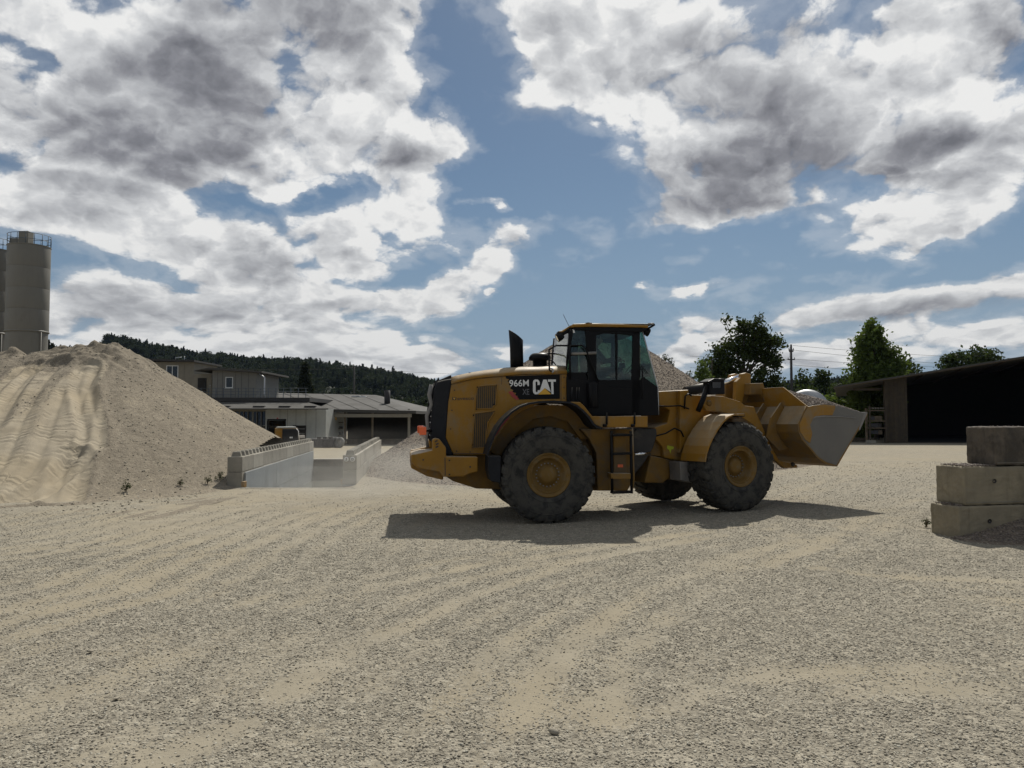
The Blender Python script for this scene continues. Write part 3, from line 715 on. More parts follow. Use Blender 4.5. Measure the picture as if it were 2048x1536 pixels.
block_wall(rw, rwx, 1, 21.9, 38.2, 11, 0.0, [0.41, 0.43], ['concrete_pale', 'concrete', 'concrete_pale', 'concrete_pale'], True)
# foundation of the right wall under ground level
V = []
for yy in (21.9, 35.3):
    for xx in (rwx(yy) + .01, rwx(yy) + .38):
        for z in (-1.35, -.005): V.append((xx, yy, z))
MB().add(V, [(0, 1, 3, 2), (4, 6, 7, 5), (0, 4, 5, 1), (2, 3, 7, 6), (0, 2, 6, 4), (1, 5, 7, 3)]).build('foundation', M['concrete_wet'], rw)
o = MB().bb((rwx(21.9) - .06, 21.93, 0.01), (rwx(21.9) + .02, 22.05, 0.16)).build('marker_block', M['yellow'], rw, bevel=.01); o['label'] = 'small ochre marker block at the wall end'
for k, dx in enumerate((0.12, 0.295)):
    cx_, z_ = rwx(21.9) + dx - .01, 0.72
    sg = MB().lathe([(0, 0), (.068, 0), (.068, -.006), (0, -.006)], (cx_, 21.875, z_), 24, 'Y').build('round_sign', M['white_print'], rw)
    if k == 0:   # a walking figure
        m = MB()
        m.lathe([(0, 0), (.011, 0)], (0, 0, .036), 10, 'Y', False)
        for a, b, w in [((0, .024), (-.004, -.008), .010), ((-.004, -.008), (-.022, -.042), .007), ((-.004, -.008), (.018, -.042), .007), ((0, .018), (-.022, 0), .006), ((0, .018), (.02, .002), .006)]:
            d = Vector(b) - Vector(a); n_ = Vector((-d.y, d.x)).normalized() * w
            m.add([(a[0] + n_.x, 0, a[1] + n_.y), (b[0] + n_.x, 0, b[1] + n_.y), (b[0] - n_.x, 0, b[1] - n_.y), (a[0] - n_.x, 0, a[1] - n_.y)], [(0, 1, 2, 3)])
        o = m.build('figure_symbol', M['dark_print'], sg); o.location = (cx_, 21.864, z_)
    else:        # a filled disc with a letter-like mark
        m = MB().lathe([(.030, 0), (.044, 0)], (0, 0, 0), 24, 'Y', False)
        m.add([(-.02, 0, -.02), (-.008, 0, -.02), (-.008, 0, .02), (-.02, 0, .02)], [(0, 1, 2, 3)]).add([(.008, 0, -.02), (.02, 0, -.02), (.02, 0, .02), (.008, 0, .02)], [(0, 1, 2, 3)]).add([(-.008, 0, .008), (.008, 0, .008), (.008, 0, .02), (-.008, 0, .02)], [(0, 1, 2, 3)])
        o = m.build('round_symbol', M['grey_print'], sg); o.location = (cx_, 21.864, z_)
# rim slabs, far wall and floor of the basin
def quadslab(pts, z0, z1):
    V = [(x, y, z0) for x, y in pts] + [(x, y, z1) for x, y in pts]
    return MB().add(V, [(3, 2, 1, 0), (4, 5, 6, 7), (0, 1, 5, 4), (1, 2, 6, 5), (2, 3, 7, 6), (3, 0, 4, 7)])
bz = empty('wash_basin', (0, 0, 0)); tag(bz, 'sunken concrete wash basin holding shallow water between the two block walls', 'wash basin')
quadslab([(lwx(BN) - .6, BN - .32), (rwx(BN) + .5, BN - .32), (rwx(BN) + .5, BN), (lwx(BN) - .6, BN)], -1.4, 0.012).build('rim', M['ground'], bz, bevel=.01)
quadslab([(lwx(BF) - .3, BF), (rwx(BF) + .3, BF), (rwx(BF + .6) + .3, BF + .6), (lwx(BF + .6) - .3, BF + .6)], -1.4, 0.03).build('rim', M['concrete_pale'], bz, bevel=.01)
quadslab([(lwx(BF - .06) + .06, BF - .06), (rwx(BF - .06), BF - .06), (rwx(BF - .06), BF - .003), (lwx(BF - .06) + .06, BF - .003)], -.30, 0.02).build('coping', M['concrete_dark'], bz)
quadslab([(lwx(BN), BN + .01), (rwx(BN), BN + .01), (rwx(BF), BF), (lwx(BF), BF)], -1.5, -1.36).build('basin_floor', M['concrete_wet'], bz)
m, T, p = material('murky_water'); co = T.new('ShaderNodeTexCoord').outputs['Object']
T.inp(p, 'Base Color', (0.11, 0.115, 0.10, 1)); p.inputs['Roughness'].default_value = 0.06; p.inputs['IOR'].default_value = 1.33
T.inp(p, 'Normal', T.bump(T.noise(co, 4, 4), 0.15, 0.02)); M['water'] = m
w = quadslab([(lwx(BN) + .056, BN + .02), (rwx(BN) - .01, BN + .02), (rwx(BF) - .01, BF - .061), (lwx(BF) + .056, BF - .061)], -1.3, -0.90).build('water', M['water']); w['kind'] = 'structure'

# ------------------------------------------------------------------ big concrete blocks at the right
def big_block(name, u0, u1, z0, z1, depth, front, mat, label, parent=None):
    o = MB().bb((u0, front, 0), (u1, front + depth, z1 - z0)).build(name, M[mat], None, bevel=.025, seg=2)
    # uneven, chipped faces
    s = o.modifiers.new('sub', 'SUBSURF'); s.subdivision_type = 'SIMPLE'; s.levels = 5; s.render_levels = 5
    tx = bpy.data.textures.new(name + '_chips', 'CLOUDS'); tx.noise_scale = 0.11; tx.noise_depth = 4
    d = o.modifiers.new('chips', 'DISPLACE'); d.texture = tx; d.strength = 0.030; d.mid_level = 0.5; d.texture_coords = 'GLOBAL'
    tag(o, label, 'concrete block', 'large concrete blocks stacked at the right edge'); return o
BA = R(12); BO = Vector((6.93, 12.02, 0))
for (ua, z0, z1, mt, lb, fr, rz) in [(0.0, -.12, .50, 'concrete_buff', 'bottom concrete block of the stack, half buried in dark gravel', 0.0, 0),
                                 (0.14, .515, 1.11, 'concrete_buff', 'middle concrete block of the stack, pebbles lying on its top', 0.03, .004),
                                 (0.74, 1.125, 1.735, 'concrete_dark', 'topmost stained dark brown concrete block of the stack', 0.05, -.01)]:
    o = big_block('concrete_block', ua, ua + 2.4, z0, z1, .6, fr, mt, lb)
    o.location = (BO.x, BO.y, z0); o.rotation_euler = (0, 0, BA + rz)
    for su_ in (ua + .55, ua + 1.85):
        MB().lathe([(.034, -.012), (.030, .0), (0, .004)], (su_, fr - .004, (z1 - z0) * .62), 14, 'Y').build('lifting_socket', M['darksteel'], o)
    MB().bb((ua + .02, fr - .010, .035), (ua + 2.38, fr - .002, .045)).build('casting_seam', M['concrete'], o)
bm_ = Matrix.Translation(BO) @ Matrix.Rotation(BA, 4, 'Z')
pp = []; ss = []
for ulo, uhi, z, n in [(0.02, 0.14, .50, 160), (0.16, 0.74, 1.112, 900), (0.8, 2.3, 1.737, 60)]:
    for _ in range(n):
        s = random.uniform(.012, .040); q = bm_ @ Vector((random.uniform(ulo, uhi), random.uniform(.04, .56), z + s * .2 + random.random() * (.018 if n > 100 else 0))); pp.append(q); ss.append(s)
gs = instancer('block_gravel', [tuple(q) for q in pp], ss, STONES_B); tag(gs, 'spilled pebbles lying on the ledges of the stacked concrete blocks', 'gravel', kind='stuff')
def heap_h(x, y):
    L = np.array([BA]); u = (x - BO.x) * math.cos(BA) + (y - BO.y) * math.sin(BA); v = -(x - BO.x) * math.sin(BA) + (y - BO.y) * math.cos(BA)
    c = 0.05 + 0.20 * np.clip(u, -1, 4) ; h = c - np.maximum(-v, 0) * (0.14 + 0.16 * np.clip(u, 0, 3)) - np.maximum(-u - .1, 0) * .5 + 0.05 * fbm(x * 2, y * 2, 3)
    return gh(x, y) + np.minimum(soft(h, .03), .9), np.clip(0.05 + 0.2 * fbm(x * 2, y * 2, 2), 0, 1)
o = pile_mesh('gravel_heap', 6.2, 11.5, 9.2, 13.2, 0.04, heap_h, M['gravel_pile'], cut=lambda X, Y: (-(X - BO.x) * math.sin(BA) + (Y - BO.y) * math.cos(BA)) < 0.06)
tag(o, 'low heap of dark brown gravel banked against the stacked concrete blocks', 'gravel heap')
n = 42000; x = RNG.uniform(5.9, 11.0, n); y = RNG.uniform(9.3, 13, n); h, _ = heap_h(x, y)
v = -(x - BO.x) * math.sin(BA) + (y - BO.y) * math.cos(BA)
k = (h > gh(x, y) + .012) & (v < .02) & (x < .78 * y + .6); s = .012 + .034 * RNG.random(n) ** 1.8
gs = instancer('heap_gravel', np.stack([x, y, h + s * .15], 1)[k], s[k], STONES_B); tag(gs, 'brown rounded stones banked against the stacked concrete blocks', 'gravel', kind='stuff')
# ================================================================== the wheel loader
YAW, NOSE, ART = R(8), R(-1.3), R(17)
RA = Vector((0.478, 15.236, 0.0))
Mroot = Matrix.Translation(RA) @ Matrix.Rotation(YAW, 4, 'Z') @ Matrix.Rotation(NOSE, 4, 'Y')
Mart = Matrix.Translation((1.775, 0, 0)) @ Matrix.Rotation(ART, 4, 'Z') @ Matrix.Translation((1.775, 0, 0))   # front frame in the rear frame
ID4 = Matrix.Identity(4)
def onplane(Mw, px, py, off):
    inv = Mw.inverted(); o = inv @ CAM_O; d = (inv.to_3x3() @ ray(px, py))
    t = (-off - o.y) / d.y; p = o + d * t; return (p.x, p.z)
Mfr = Mroot @ Mart
def Lr(px, py, off): return onplane(Mroot, px, py, off)
def Lf(px, py, off): return onplane(Mfr, px, py, off)
z1 = lambda X, Y: (820 + X / 3.4904, 620 + Y / 3.4904)
z2 = lambda X, Y: (1240 + X / 3.4904, 620 + Y / 3.4904)
z9 = lambda X, Y: (1090 + X / 6.983, 630 + Y / 6.983)
A1 = lambda pts, off: [Lr(*z1(*p), off) for p in pts]
A9 = lambda pts, off: [Lr(*z9(*p), off) for p in pts]
A2 = lambda pts, off: [Lf(*z2(*p), off) for p in pts]
def p3(uw, off): return (uw[0], -off, uw[1])
loader = empty('wheel_loader'); loader.matrix_world = Mroot
tag(loader, 'large yellow wheel loader carrying a full bucket of gravel across the yard', 'wheel loader')
SPLIT = {'hood_side', 'rear_shroud', 'rear_fender', 'fender_skin', 'platform_posts', 'cab_body', 'pillar', 'lift_cylinder', 'front_fender', 'tower_plate', 'rear_rail', 'handrail', 'cab_hoses', 'hydraulic_hoses', 'operator_seat', 'arm_console', 'panel_latches', 'fender_bolts', 'inner_arch', 'head_lamp', 'step_ladder'}
def PR(name, mb, mat, bevel=0.0, parent=loader, front=False, label=None):
    mt = M[mat] if isinstance(mat, str) else mat
    if name in SPLIT and len(mb.g) > 1:
        first = None
        for q in mb.split():
            q.g = [(0, 0)]; o = q.build(name, mt, parent, Mart if front else None, bevel); first = first or o
            if label: o['label'] = label
        return first
    o = mb.build(name, mt, parent, Mart if front else None, bevel)
    if label: o['label'] = label
    return o
def SUB(name, mb, mat, parent, bevel=0.0, label=None):   # sub-part: coordinates of the same frame as its part
    mt = M[mat] if isinstance(mat, str) else mat
    o = mb.build(name, mt, parent, None, bevel)
    if label: o['label'] = label
    return o

# ---- wheels
TR = 0.868
def tyre_mb():
    m = MB()
    prof = [(.375, -.25), (.42, -.30), (.52, -.325), (.64, -.328), (.74, -.318), (.80, -.295), (.825, -.26), (.832, -.16), (.835, 0),
            (.832, .16), (.825, .26), (.80, .295), (.74, .318), (.64, .328), (.52, .325), (.42, .30), (.375, .25)]
    m.lathe(prof, (0, 0, 0), 72, 'Y')
    for r, y in ((.48, .3215), (.70, .3255)):       # raised rings on the sidewall
        for sg in (-1, 1): m.lathe([(r - .012, sg * (y - .012)), (r - .006, sg * (y + .004)), (r + .006, sg * (y + .004)), (r + .012, sg * (y - .012))], (0, 0, 0), 72, 'Y')
    N = 26
    for i in range(N):                              # worn lugs, staggered halves, wrapping over the shoulder
        for sg in (-1, 1):
            a0 = 2 * math.pi * (i + (0.5 if sg > 0 else 0)) / N; w = 2 * math.pi / N * 0.31; sk = 0.10
            rows = [(.01, .866, -sk), (.16, .868, -sk * .4), (.265, .858, 0), (.305, .815, .02), (.326, .745, .03)]
            inn = [(.01, .82), (.16, .82), (.25, .81), (.285, .78), (.312, .735)]
            V = []
            for (y, r, s_), (yi, ri) in zip(rows, inn):
                for da, rr, yy in ((-w, r, y), (w, r, y), (-w * 1.15, ri, yi), (w * 1.15, ri, yi)):
                    a = a0 + da + s_; V.append((rr * math.cos(a), sg * yy, rr * math.sin(a)))
            F = [(0, 1, 3, 2), (16, 18, 19, 17)]
            for k in range(4):
                b = 4 * k; F += [(b, b + 4, b + 5, b + 1), (b + 2, b + 3, b + 7, b + 6), (b, b + 2, b + 6, b + 4), (b + 1, b + 5, b + 7, b + 3)]
            m.add(V, F)
    return m
def rim_mb(sg, deep):
    d = .16 if deep else .085
    P = [(.395, .245), (.40, .285), (.385, .295), (.372, .275), (.35, .262), (.325, .25), (.318, .262), (.305, .255), (.29, .19 if deep else .215), (.272, .285 - d - .03), (.24, .285 - d - .045),
         (.17, .285 - d - .04), (.155, .285 - d + .01), (.10, .285 - d + .03), (0, .285 - d + .032)]
    m = MB().lathe([(r, sg * y) for r, y in P], (0, 0, 0), 48, 'Y')
    m.lathe([(r, -sg * y) for r, y in P], (0, 0, 0), 48, 'Y')
    return m
def bolts_mb(sg, deep):
    d = .16 if deep else .085; m = MB()
    for i in range(20):
        a = 2 * math.pi * i / 20
        m.lathe([(.013, sg * (.285 - d - .045)), (.013, sg * (.285 - d - .018)), (0, sg * (.285 - d - .018))], (.208 * math.cos(a), 0, .208 * math.sin(a)), 6, 'Y', False)
    return m
tyre_me = tyre_mb().mesh('tyre'); tyre_me.materials.append(M['rubber'])
for u, off, front, deep in ((0, 1.14, False, False), (0, -1.14, False, False), (0, 1.14, True, True), (0, -1.14, True, True)):
    zc = TR - .012
    mt = (Mart if front else ID4) @ Matrix.Translation((u, -off, zc)) @ Matrix.Rotation(random.random() * 2, 4, 'Y')
    sg = -1 if off > 0 else 1
    w = link('wheel', rim_mb(sg, deep).mesh('wheel'), M['yellow_rim'], loader, mt)
    link('tyre', tyre_me, None, w); SUB('bolts', bolts_mb(sg, deep), 'steel', w)
# axles and frames
PR('axle', MB().tube([(0, -.9, .86), (0, -.35, .86), (0, .35, .86), (0, .9, .86)], [.13, .24, .24, .13], 16), 'yellow_dirty')
PR('axle', MB().tube([(0, -.9, .86), (0, -.35, .86), (0, .35, .86), (0, .9, .86)], [.13, .24, .24, .13], 16), 'yellow_dirty', front=True)

# ---- rear body
OH = 0.80
side = A1([(288, 520), (370, 500), (450, 482), (620, 466), (780, 452), (1095, 447), (1095, 640), (900, 655), (780, 705), (690, 775), (620, 870), (575, 960), (548, 1010), (305, 1012), (250, 890), (268, 640)], OH)
m = MB().prism(side, OH - .05, OH)
m.prism(side, -OH + .05, -OH)
PR('hood_side', m, 'yellow', .012)
# hood top: a bent deck with rounded shoulders, wide as the side panels
top_px = [(288, 480, 520), (340, 466, 506), (430, 446, 486), (520, 432, 473), (640, 417, 464), (780, 408, 451), (970, 402, 449), (1095, 401, 447)]
V = []; cols_ = []
for X, Yt, Yc in top_px:
    u, wc = Lr(*z1(X, Yc), OH); _, wt = Lr(*z1(X, Yt), OH - .30); wt = max(wt, wc + .07)
    cols_ = [(-OH, wc), (-OH + .02, wc + (wt - wc) * .35), (-OH + .09, wc + (wt - wc) * .75), (-OH + .24, wc + (wt - wc) * .96), (-OH + .5, wt)]
    row = cols_ + [(0, wt + .01)] + [(-y, z) for y, z in cols_[::-1]]
    V += [(u, y, z) for y, z in row]
nr = 11
F = [(i * nr + k, (i + 1) * nr + k, (i + 1) * nr + k + 1, i * nr + k + 1) for i in range(len(top_px) - 1) for k in range(nr - 1)]
m = MB().add(V, [f[::-1] for f in F], True)
hood = PR('hood_top', m, 'yellow'); sm = hood.modifiers.new('solid', 'SOLIDIFY'); sm.thickness = .03; sm.offset = -1
HW = V[-6][2]
SUB('hood_seam', MB().prism(A1([(640, 420), (655, 402), (780, 396), (970, 384), (1085, 389), (1088, 404), (970, 404), (780, 412)], .45), .45, -.45), 'black', hood, .01)
SUB('hood_latch', MB().lathe([(0, 0), (.03, 0), (.03, .03), (0, .03)], p3(Lr(*z1(420, 448), .6), .6), 10), 'black', hood)
# the charcoal rear shroud
shr = A1([(188, 500), (240, 487), (290, 479), (290, 520), (268, 640), (250, 890), (305, 1014), (252, 1020), (232, 960), (150, 925), (138, 850), (160, 640), (168, 560)], OH + .01)
m = MB().prism(shr, OH - .14, OH + .006).prism(shr, -OH + .14, -OH - .006)
shroud = PR('rear_shroud', m, 'charcoal', .03)
u_l, w_t = Lr(*z1(188, 492), OH); u_b, w_b = Lr(*z1(140, 900), OH)
PR('shroud_top', MB().prism([(u_l - .02, w_t - .05), (u_l + .06, w_t + .02), (Lr(*z1(292, 479), OH)[0], w_t + .11), (Lr(*z1(292, 479), OH)[0], w_t + .04), (u_l + .05, w_t - .06)], OH - .10, -OH + .10), 'charcoal', .02)
# radiator grille between the shrouds: frame and louvres
gr = PR('rear_grille', MB().bb((u_b + .10, -OH + .14, w_b - .15), (u_l + .22, OH - .14, w_t - .03)), 'mesh_dark')
n = 9
for i in range(n):
    z = w_b + (w_t - w_b) * (i + .3) / n; uu = u_b + (u_l - u_b) * (i + .3) / n
    mm = Matrix.Rotation(R(35), 4, 'Y')
    SUB('louvre', MB().box((uu + .045, 0, z), (.10, 2 * OH - .34, .018), M=mm), 'steel', gr)
# ladder-like guard and grab rail seen edge-on at the back
PR('rear_rail', MB().tube([(u_b - .03, -.70, w_b + .0), (u_b - .02, -.70, w_b + .35), (u_l - .06, -.70, w_t - .15), (u_l + .02, -.70, w_t + .02)], .018, 8)
   .tube([(u_b - .03, .70, w_b + .0), (u_b - .02, .70, w_b + .35), (u_l - .06, .70, w_t - .15), (u_l + .02, .70, w_t + .02)], .018, 8)
   .tube([(u_l - .02, -.70, w_t - .02), (u_l - .02, .70, w_t - .02)], .016, 8), 'black')
# grey hose bundle that hangs at the back edge
PR('cable_guard', MB().tube([p3(Lr(*z1(*q), .86), .80) for q in [(150, 520), (135, 590), (150, 660), (118, 740), (125, 830), (115, 900), (125, 960)]], [.035, .04, .03, .035, .03, .025, .03], 8), 'steel')
# tail lamp on its bracket
br = PR('lamp_bracket', MB().tube([p3(Lr(*z1(150, 845), .9), .82), p3(Lr(*z1(105, 842), .9), .95)], .02, 6), 'black')
u0, w0 = Lr(*z1(66, 873), 1.0); u1, w1 = Lr(*z1(113, 815), 1.0)
PR('tail_lamp', MB().bb((u0, -1.06, w0), (u1, -.92, w1)), 'orange', .012)
PR('tail_lamp', MB().bb((u0, .92, w0), (u1, 1.06, w1)), 'orange', .012)
# counterweight
OC = 1.16
cw = A1([(12, 1008), (40, 1006), (158, 978), (156, 905), (175, 894), (205, 900), (252, 962), (252, 1022), (474, 1026), (474, 1128), (412, 1145), (372, 1164), (232, 1166), (205, 1132), (48, 1102), (12, 1060)], OC)
cwo = PR('counterweight', MB().prism(cw, OC, OC - .30).prism(cw, -OC, -OC + .30), 'yellow', .02)
uu = [p[0] for p in cw]; c0 = Lr(*z1(12, 1008), OC); c1 = Lr(*z1(158, 1040), OC)
SUB('tail_block', MB().prism([(c0[0] - .02, c0[1] - .02), (c0[0] + .15, c0[1] + .01), (c1[0] + .2, c0[1] + .02), (c1[0] + .2, c0[1] - .50), (c1[0] - .1, c0[1] - .42), (c0[0] - .02, c0[1] - .26)], OC - .305, -OC + .305), 'yellow', cwo, .03)
m = MB()
for k in range(7): m.bb((c0[0] - .024, -OC + .34 + k * .05, c0[1] - .22), (c0[0] - .012, -OC + .355 + k * .05, c0[1] - .05))
SUB('hazard_stripe', m, 'grey_print', cwo)
# three tie-down slots and bolts on the side plate
m = MB()
for X, Y in [(183, 915), (190, 935), (188, 955)]:
    a, w = Lr(*z1(X, Y), OC); m.box((a, -OC - .002, w), (.055, .006, .028), M=Matrix.Rotation(R(-25), 4, 'Y'))
SUB('tie_slot', m, 'dark_print', cwo)
m = MB()
for X, Y in [(275, 1050), (275, 1148), (420, 1095), (92, 1046)]:
    a, w = Lr(*z1(X, Y), OC); m.lathe([(0, -.012), (.016, -.012), (.016, 0)], (a, -OC, w), 6, 'Y', False)
SUB('bolt_heads', m, 'darksteel', cwo)
a0_ = Lr(*z1(244, 1030), OC); a1_ = Lr(*z1(236, 1166), OC)
SUB('panel_gap', MB().bb((a0_[0] - .008, -OC - .003, a1_[1] + .03), (a0_[0] + .008, -OC + .02, a0_[1])), 'dark_print', cwo)
# lower frame rails and belly
PR('rear_frame', MB().prism(A1([(205, 1132), (300, 1195), (462, 1247), (560, 1250), (700, 1250), (900, 1180), (1180, 1250), (1310, 1262), (1400, 1262), (1520, 1262), (1560, 1180), (1560, 830), (1200, 830), (1100, 700), (700, 800), (560, 1000), (240, 1010)], .62), .62, -.62), 'yellow_dirty', .02)
PR('drive_line', MB().tube([(.2, 0, .72), (1.6, 0, .62), (1.78, 0, .62)], [.12, .10, .16], 12), 'darksteel')
# louvred screens set in the side panel
def screen(pts, label):
    q = A1(pts, OH + .004)
    o = PR('side_screen', MB().prism(q, OH - .01, OH + .006), 'mesh_dark', 0)
    us = [p[0] for p in q]; ws = [p[1] for p in q]; m = MB(); n_ = len(q)
    P3 = [(a, -OH - .010, b) for a, b in q]
    m.tube(P3 + [P3[0]], .010, 6, False)
    SUB('screen_frame', m, 'yellow', o)
    m = MB(); k = int((max(us) - min(us)) / .035)
    for i in range(1, k):
        uu = min(us) + (max(us) - min(us)) * i / k; hits = []
        for j in range(n_):
            (a, b), (c, d) = q[j], q[(j + 1) % n_]
            if (a - uu) * (c - uu) < 0: hits.append(b + (d - b) * (uu - a) / (c - a))
        if len(hits) >= 2: m.bb((uu - .006, -OH - .010, min(hits)), (uu + .006, -OH - .006, max(hits)))
    SUB('screen_bars', m, 'yellow_dirty', o); o['label'] = label
screen([(477, 533), (525, 526), (600, 523), (608, 533), (600, 662), (580, 672), (576, 688), (462, 690), (458, 680), (460, 600), (468, 555)], 'upper dark screened vent of the engine cover')
screen([(452, 722), (592, 702), (588, 716), (545, 785), (535, 850), (528, 958), (432, 964)], 'lower dark screened vent of the engine cover')
m = MB()
for X, Y in [(470, 540), (603, 527), (463, 692), (443, 735), (437, 940), (585, 660)]:
    a, w = Lr(*z1(X, Y), OH); m.box((a, -OH - .012, w), (.022, .012, .03))
PR('panel_latches', m, 'black')
# black name panel, lettering and the red flash
def flat(pts, off, th=.004): return MB().prism(A1(pts, off), off, off + th)
dec = PR('name_panel', flat([(668, 463), (1046, 450), (1046, 620), (762, 625), (744, 618), (752, 600), (732, 596), (742, 580), (712, 572), (722, 560), (700, 548), (706, 535), (690, 520), (696, 505), (680, 498), (692, 484), (670, 478)], OH), 'black')
SUB('red_flash', flat([(686, 572), (712, 566), (762, 622), (742, 628), (712, 606)], OH + .004, .003), 'red_print', dec)
T0 = OH + .0045
def poly_letters(parts, mat, off=T0):
    m = MB()
    for p in parts: m.prism(A1(p, off), off, off + .004)
    return m
Cx = [(900, 493), (892, 486), (872, 485), (861, 493), (858, 505), (858, 568), (862, 580), (874, 589), (892, 588), (906, 578), (906, 560), (892, 560), (890, 571), (883, 574), (877, 570), (876, 505), (880, 499), (887, 500), (890, 510), (890, 524), (906, 523), (906, 505)]
Ax = [(930, 486), (953, 486), (984, 574), (941, 545), (900, 584), (905, 566)]
Tx = [(962, 485), (1018, 485), (1018, 501), (1000, 501), (1003, 587), (987, 587), (984, 501), (964, 501)]
SUB('letter', poly_letters([Cx], 'white_print'), 'white_print', dec); SUB('letter', poly_letters([Ax], 'white_print'), 'white_print', dec); SUB('letter', poly_letters([Tx], 'white_print'), 'white_print', dec)
SUB('triangle_mark', poly_letters([[(893, 590), (940, 545), (987, 588)]], 'yellow_print', OH + .009), 'yellow_print', dec)
def text_mesh(txt, xpx, ypx0, ypx1, xpx1, off, mat, parent, name, bold=.0, conv=None):
    c = bpy.data.curves.new(name, 'FONT'); c.body = txt; c.size = 1; c.extrude = 0; c.offset = bold
    to = bpy.data.objects.new(name, c); col.objects.link(to)
    bpy.context.view_layer.update()
    dg = bpy.context.evaluated_depsgraph_get(); me = bpy.data.meshes.new_from_object(to.evaluated_get(dg)); bpy.data.objects.remove(to)
    co = np.empty(len(me.vertices) * 3); me.vertices.foreach_get('co', co); co = co.reshape(-1, 3)
    lo, hi = co.min(0), co.max(0)
    a, b = Lr(*z1(xpx, ypx1), off); c_, d = Lr(*z1(xpx1, ypx0), off)
    sx = (c_ - a) / (hi[0] - lo[0]); sz = (d - b) / (hi[1] - lo[1])
    new = np.stack([a + (co[:, 0] - lo[0]) * sx, np.full(len(co), -off), b + (co[:, 1] - lo[1]) * sz], 1)
    me.vertices.foreach_set('co', new.ravel().astype(np.float32)); me.update(); me.materials.clear(); me.name = name
    return link(name, me, M[mat], parent)
text_mesh('966M', 694, 486, 535, 829, OH + .008, 'white_print', dec, 'model_lettering', .012)
text_mesh('XE', 785, 551, 592, 832, OH + .008, 'grey_print', dec, 'model_lettering', .015)
lg = PR('hire_logo', flat([(295, 609), (323, 609), (323, 628), (295, 628)], OH + .001, .003), 'dark_print')
SUB('logo_mark', poly_letters([[(301, 612), (305, 612), (309, 619), (313, 612), (317, 612), (311, 625), (307, 625)]], '', OH + .0045), 'yellow_print', lg)
text_mesh('avesco', 331, 611, 629, 446, OH + .004, 'dark_print', lg, 'hire_lettering', .012)

# seams, hinge and bolts on the hood side
for q_ in ([(1052, 448), (1056, 448), (1056, 640), (1052, 640)], [(640, 467), (643, 467), (640, 520), (637, 520)], [(300, 1000), (560, 1000), (560, 1004), (300, 1004)]):
    PR('panel_seam', MB().prism(A1(q_, OH), OH + .0005, OH + .002), 'dark_print')
for X, Y in [(1075, 470), (1075, 540), (1075, 615), (325, 985), (420, 990), (520, 985), (310, 560), (292, 700), (283, 830)]:
    a, w = Lr(*z1(X, Y), OH); PR('side_bolt', MB().lathe([(0, -.008), (.011, -.008), (.013, 0)], (a, -OH, w), 8, 'Y', False), 'darksteel')
# rear fender
OF = 1.47
arc = [(548, 1015), (556, 985), (575, 925), (600, 868), (630, 815), (668, 765), (715, 720), (770, 683), (830, 661), (900, 650), (1000, 645), (1110, 652), (1160, 672), (1205, 708), (1245, 752), (1275, 800), (1300, 820), (1340, 834)]
path = A1(arc, OF)
PR('rear_fender', MB().sheet(path, .035, OF, .72).sheet([(a, b) for a, b in path], .035, -OF, -.72), 'charcoal')
PR('fender_skin', MB().sheet([(a, b + .0) for a, b in [Lr(*z1(X, Y - 9), OF) for X, Y in arc[3:12]]], .012, OF - .03, .74).sheet([Lr(*z1(X, Y - 9), OF) for X, Y in arc[3:12]], .012, -OF + .03, -.74), 'yellow', label='dusty yellow top skin of the rear fender')
q = A1([(560, 985), (585, 905), (620, 830), (680, 762), (740, 712), (800, 682), (900, 665), (1000, 662), (1110, 668), (1160, 690), (1210, 740), (1250, 800), (1250, 900), (1190, 900), (1100, 780), (980, 740), (860, 760), (740, 860), (700, 1010), (600, 1010)], .76)
PR('inner_arch', MB().prism(q, .78, .745).prism(q, -.78, -.745), 'yellow_dirty')
PR('red_stripe', MB().prism(A1([(575, 905), (590, 860), (618, 812), (668, 758), (700, 730), (690, 760), (640, 815), (606, 870)], OH), OH + .001, OH + .006), 'red_print')
# mud flap behind the rear wheel
PR('mud_flap', MB().prism(A1([(545, 1018), (632, 1018), (628, 1205), (565, 1195), (545, 1130)], 1.36), 1.42, .85), 'charcoal', .01)
# platform, steps and posts
plat = A1([(1095, 640), (1186, 642), (1215, 668), (1272, 741), (1660, 741), (1660, 818), (1338, 818), (1292, 800), (1255, 745), (1210, 700), (1165, 665), (1110, 648)], 1.30)
PR('platform', MB().prism(plat, 1.30, .80), 'yellow', .012)
px_ = [Lr(*z1(1275, 741), 1.3)[0], Lr(*z1(1655, 741), 1.3)[0]]; wz = Lr(*z1(1275, 741), 1.3)[1]
PR('platform', MB().bb((px_[0], .80, wz - .26), (px_[1], 1.30, wz)), 'yellow', .012)
m = MB()
for X in (1374, 1568):
    a, b = Lr(*z1(X, 715), 1.315), Lr(*z1(X - 2, 800), 1.315); m.tube([p3(a, 1.31), p3(b, 1.33)], .018, 8)
    m.lathe([(0, 0), (.04, 0), (.04, .05), (0, .05)], p3((b[0] - .03, b[1] - .04), 1.32), 8)
PR('platform_posts', m, 'black')
lad = MB()
for X in (1410, 1545): lad.tube([p3(Lr(*z1(X, 845), 1.34), 1.30), p3(Lr(*z1(X, 1280), 1.34), 1.36)], .026, 8)
ladder = PR('step_ladder', lad, 'black')
for Y in (875, 1005, 1275): SUB('rung', MB().bb((Lr(*z1(1408, Y), 1.34)[0], -1.40, Lr(*z1(1408, Y), 1.34)[1] - .02), (Lr(*z1(1548, Y), 1.34)[0], -1.22, Lr(*z1(1408, Y), 1.34)[1] + .02)), 'black', ladder, .006)
SUB('step_box', MB().prism(A1([(1400, 1140), (1540, 1140), (1540, 1180), (1405, 1180)], 1.36), 1.37, 1.1), 'yellow_dirty', ladder, .01)
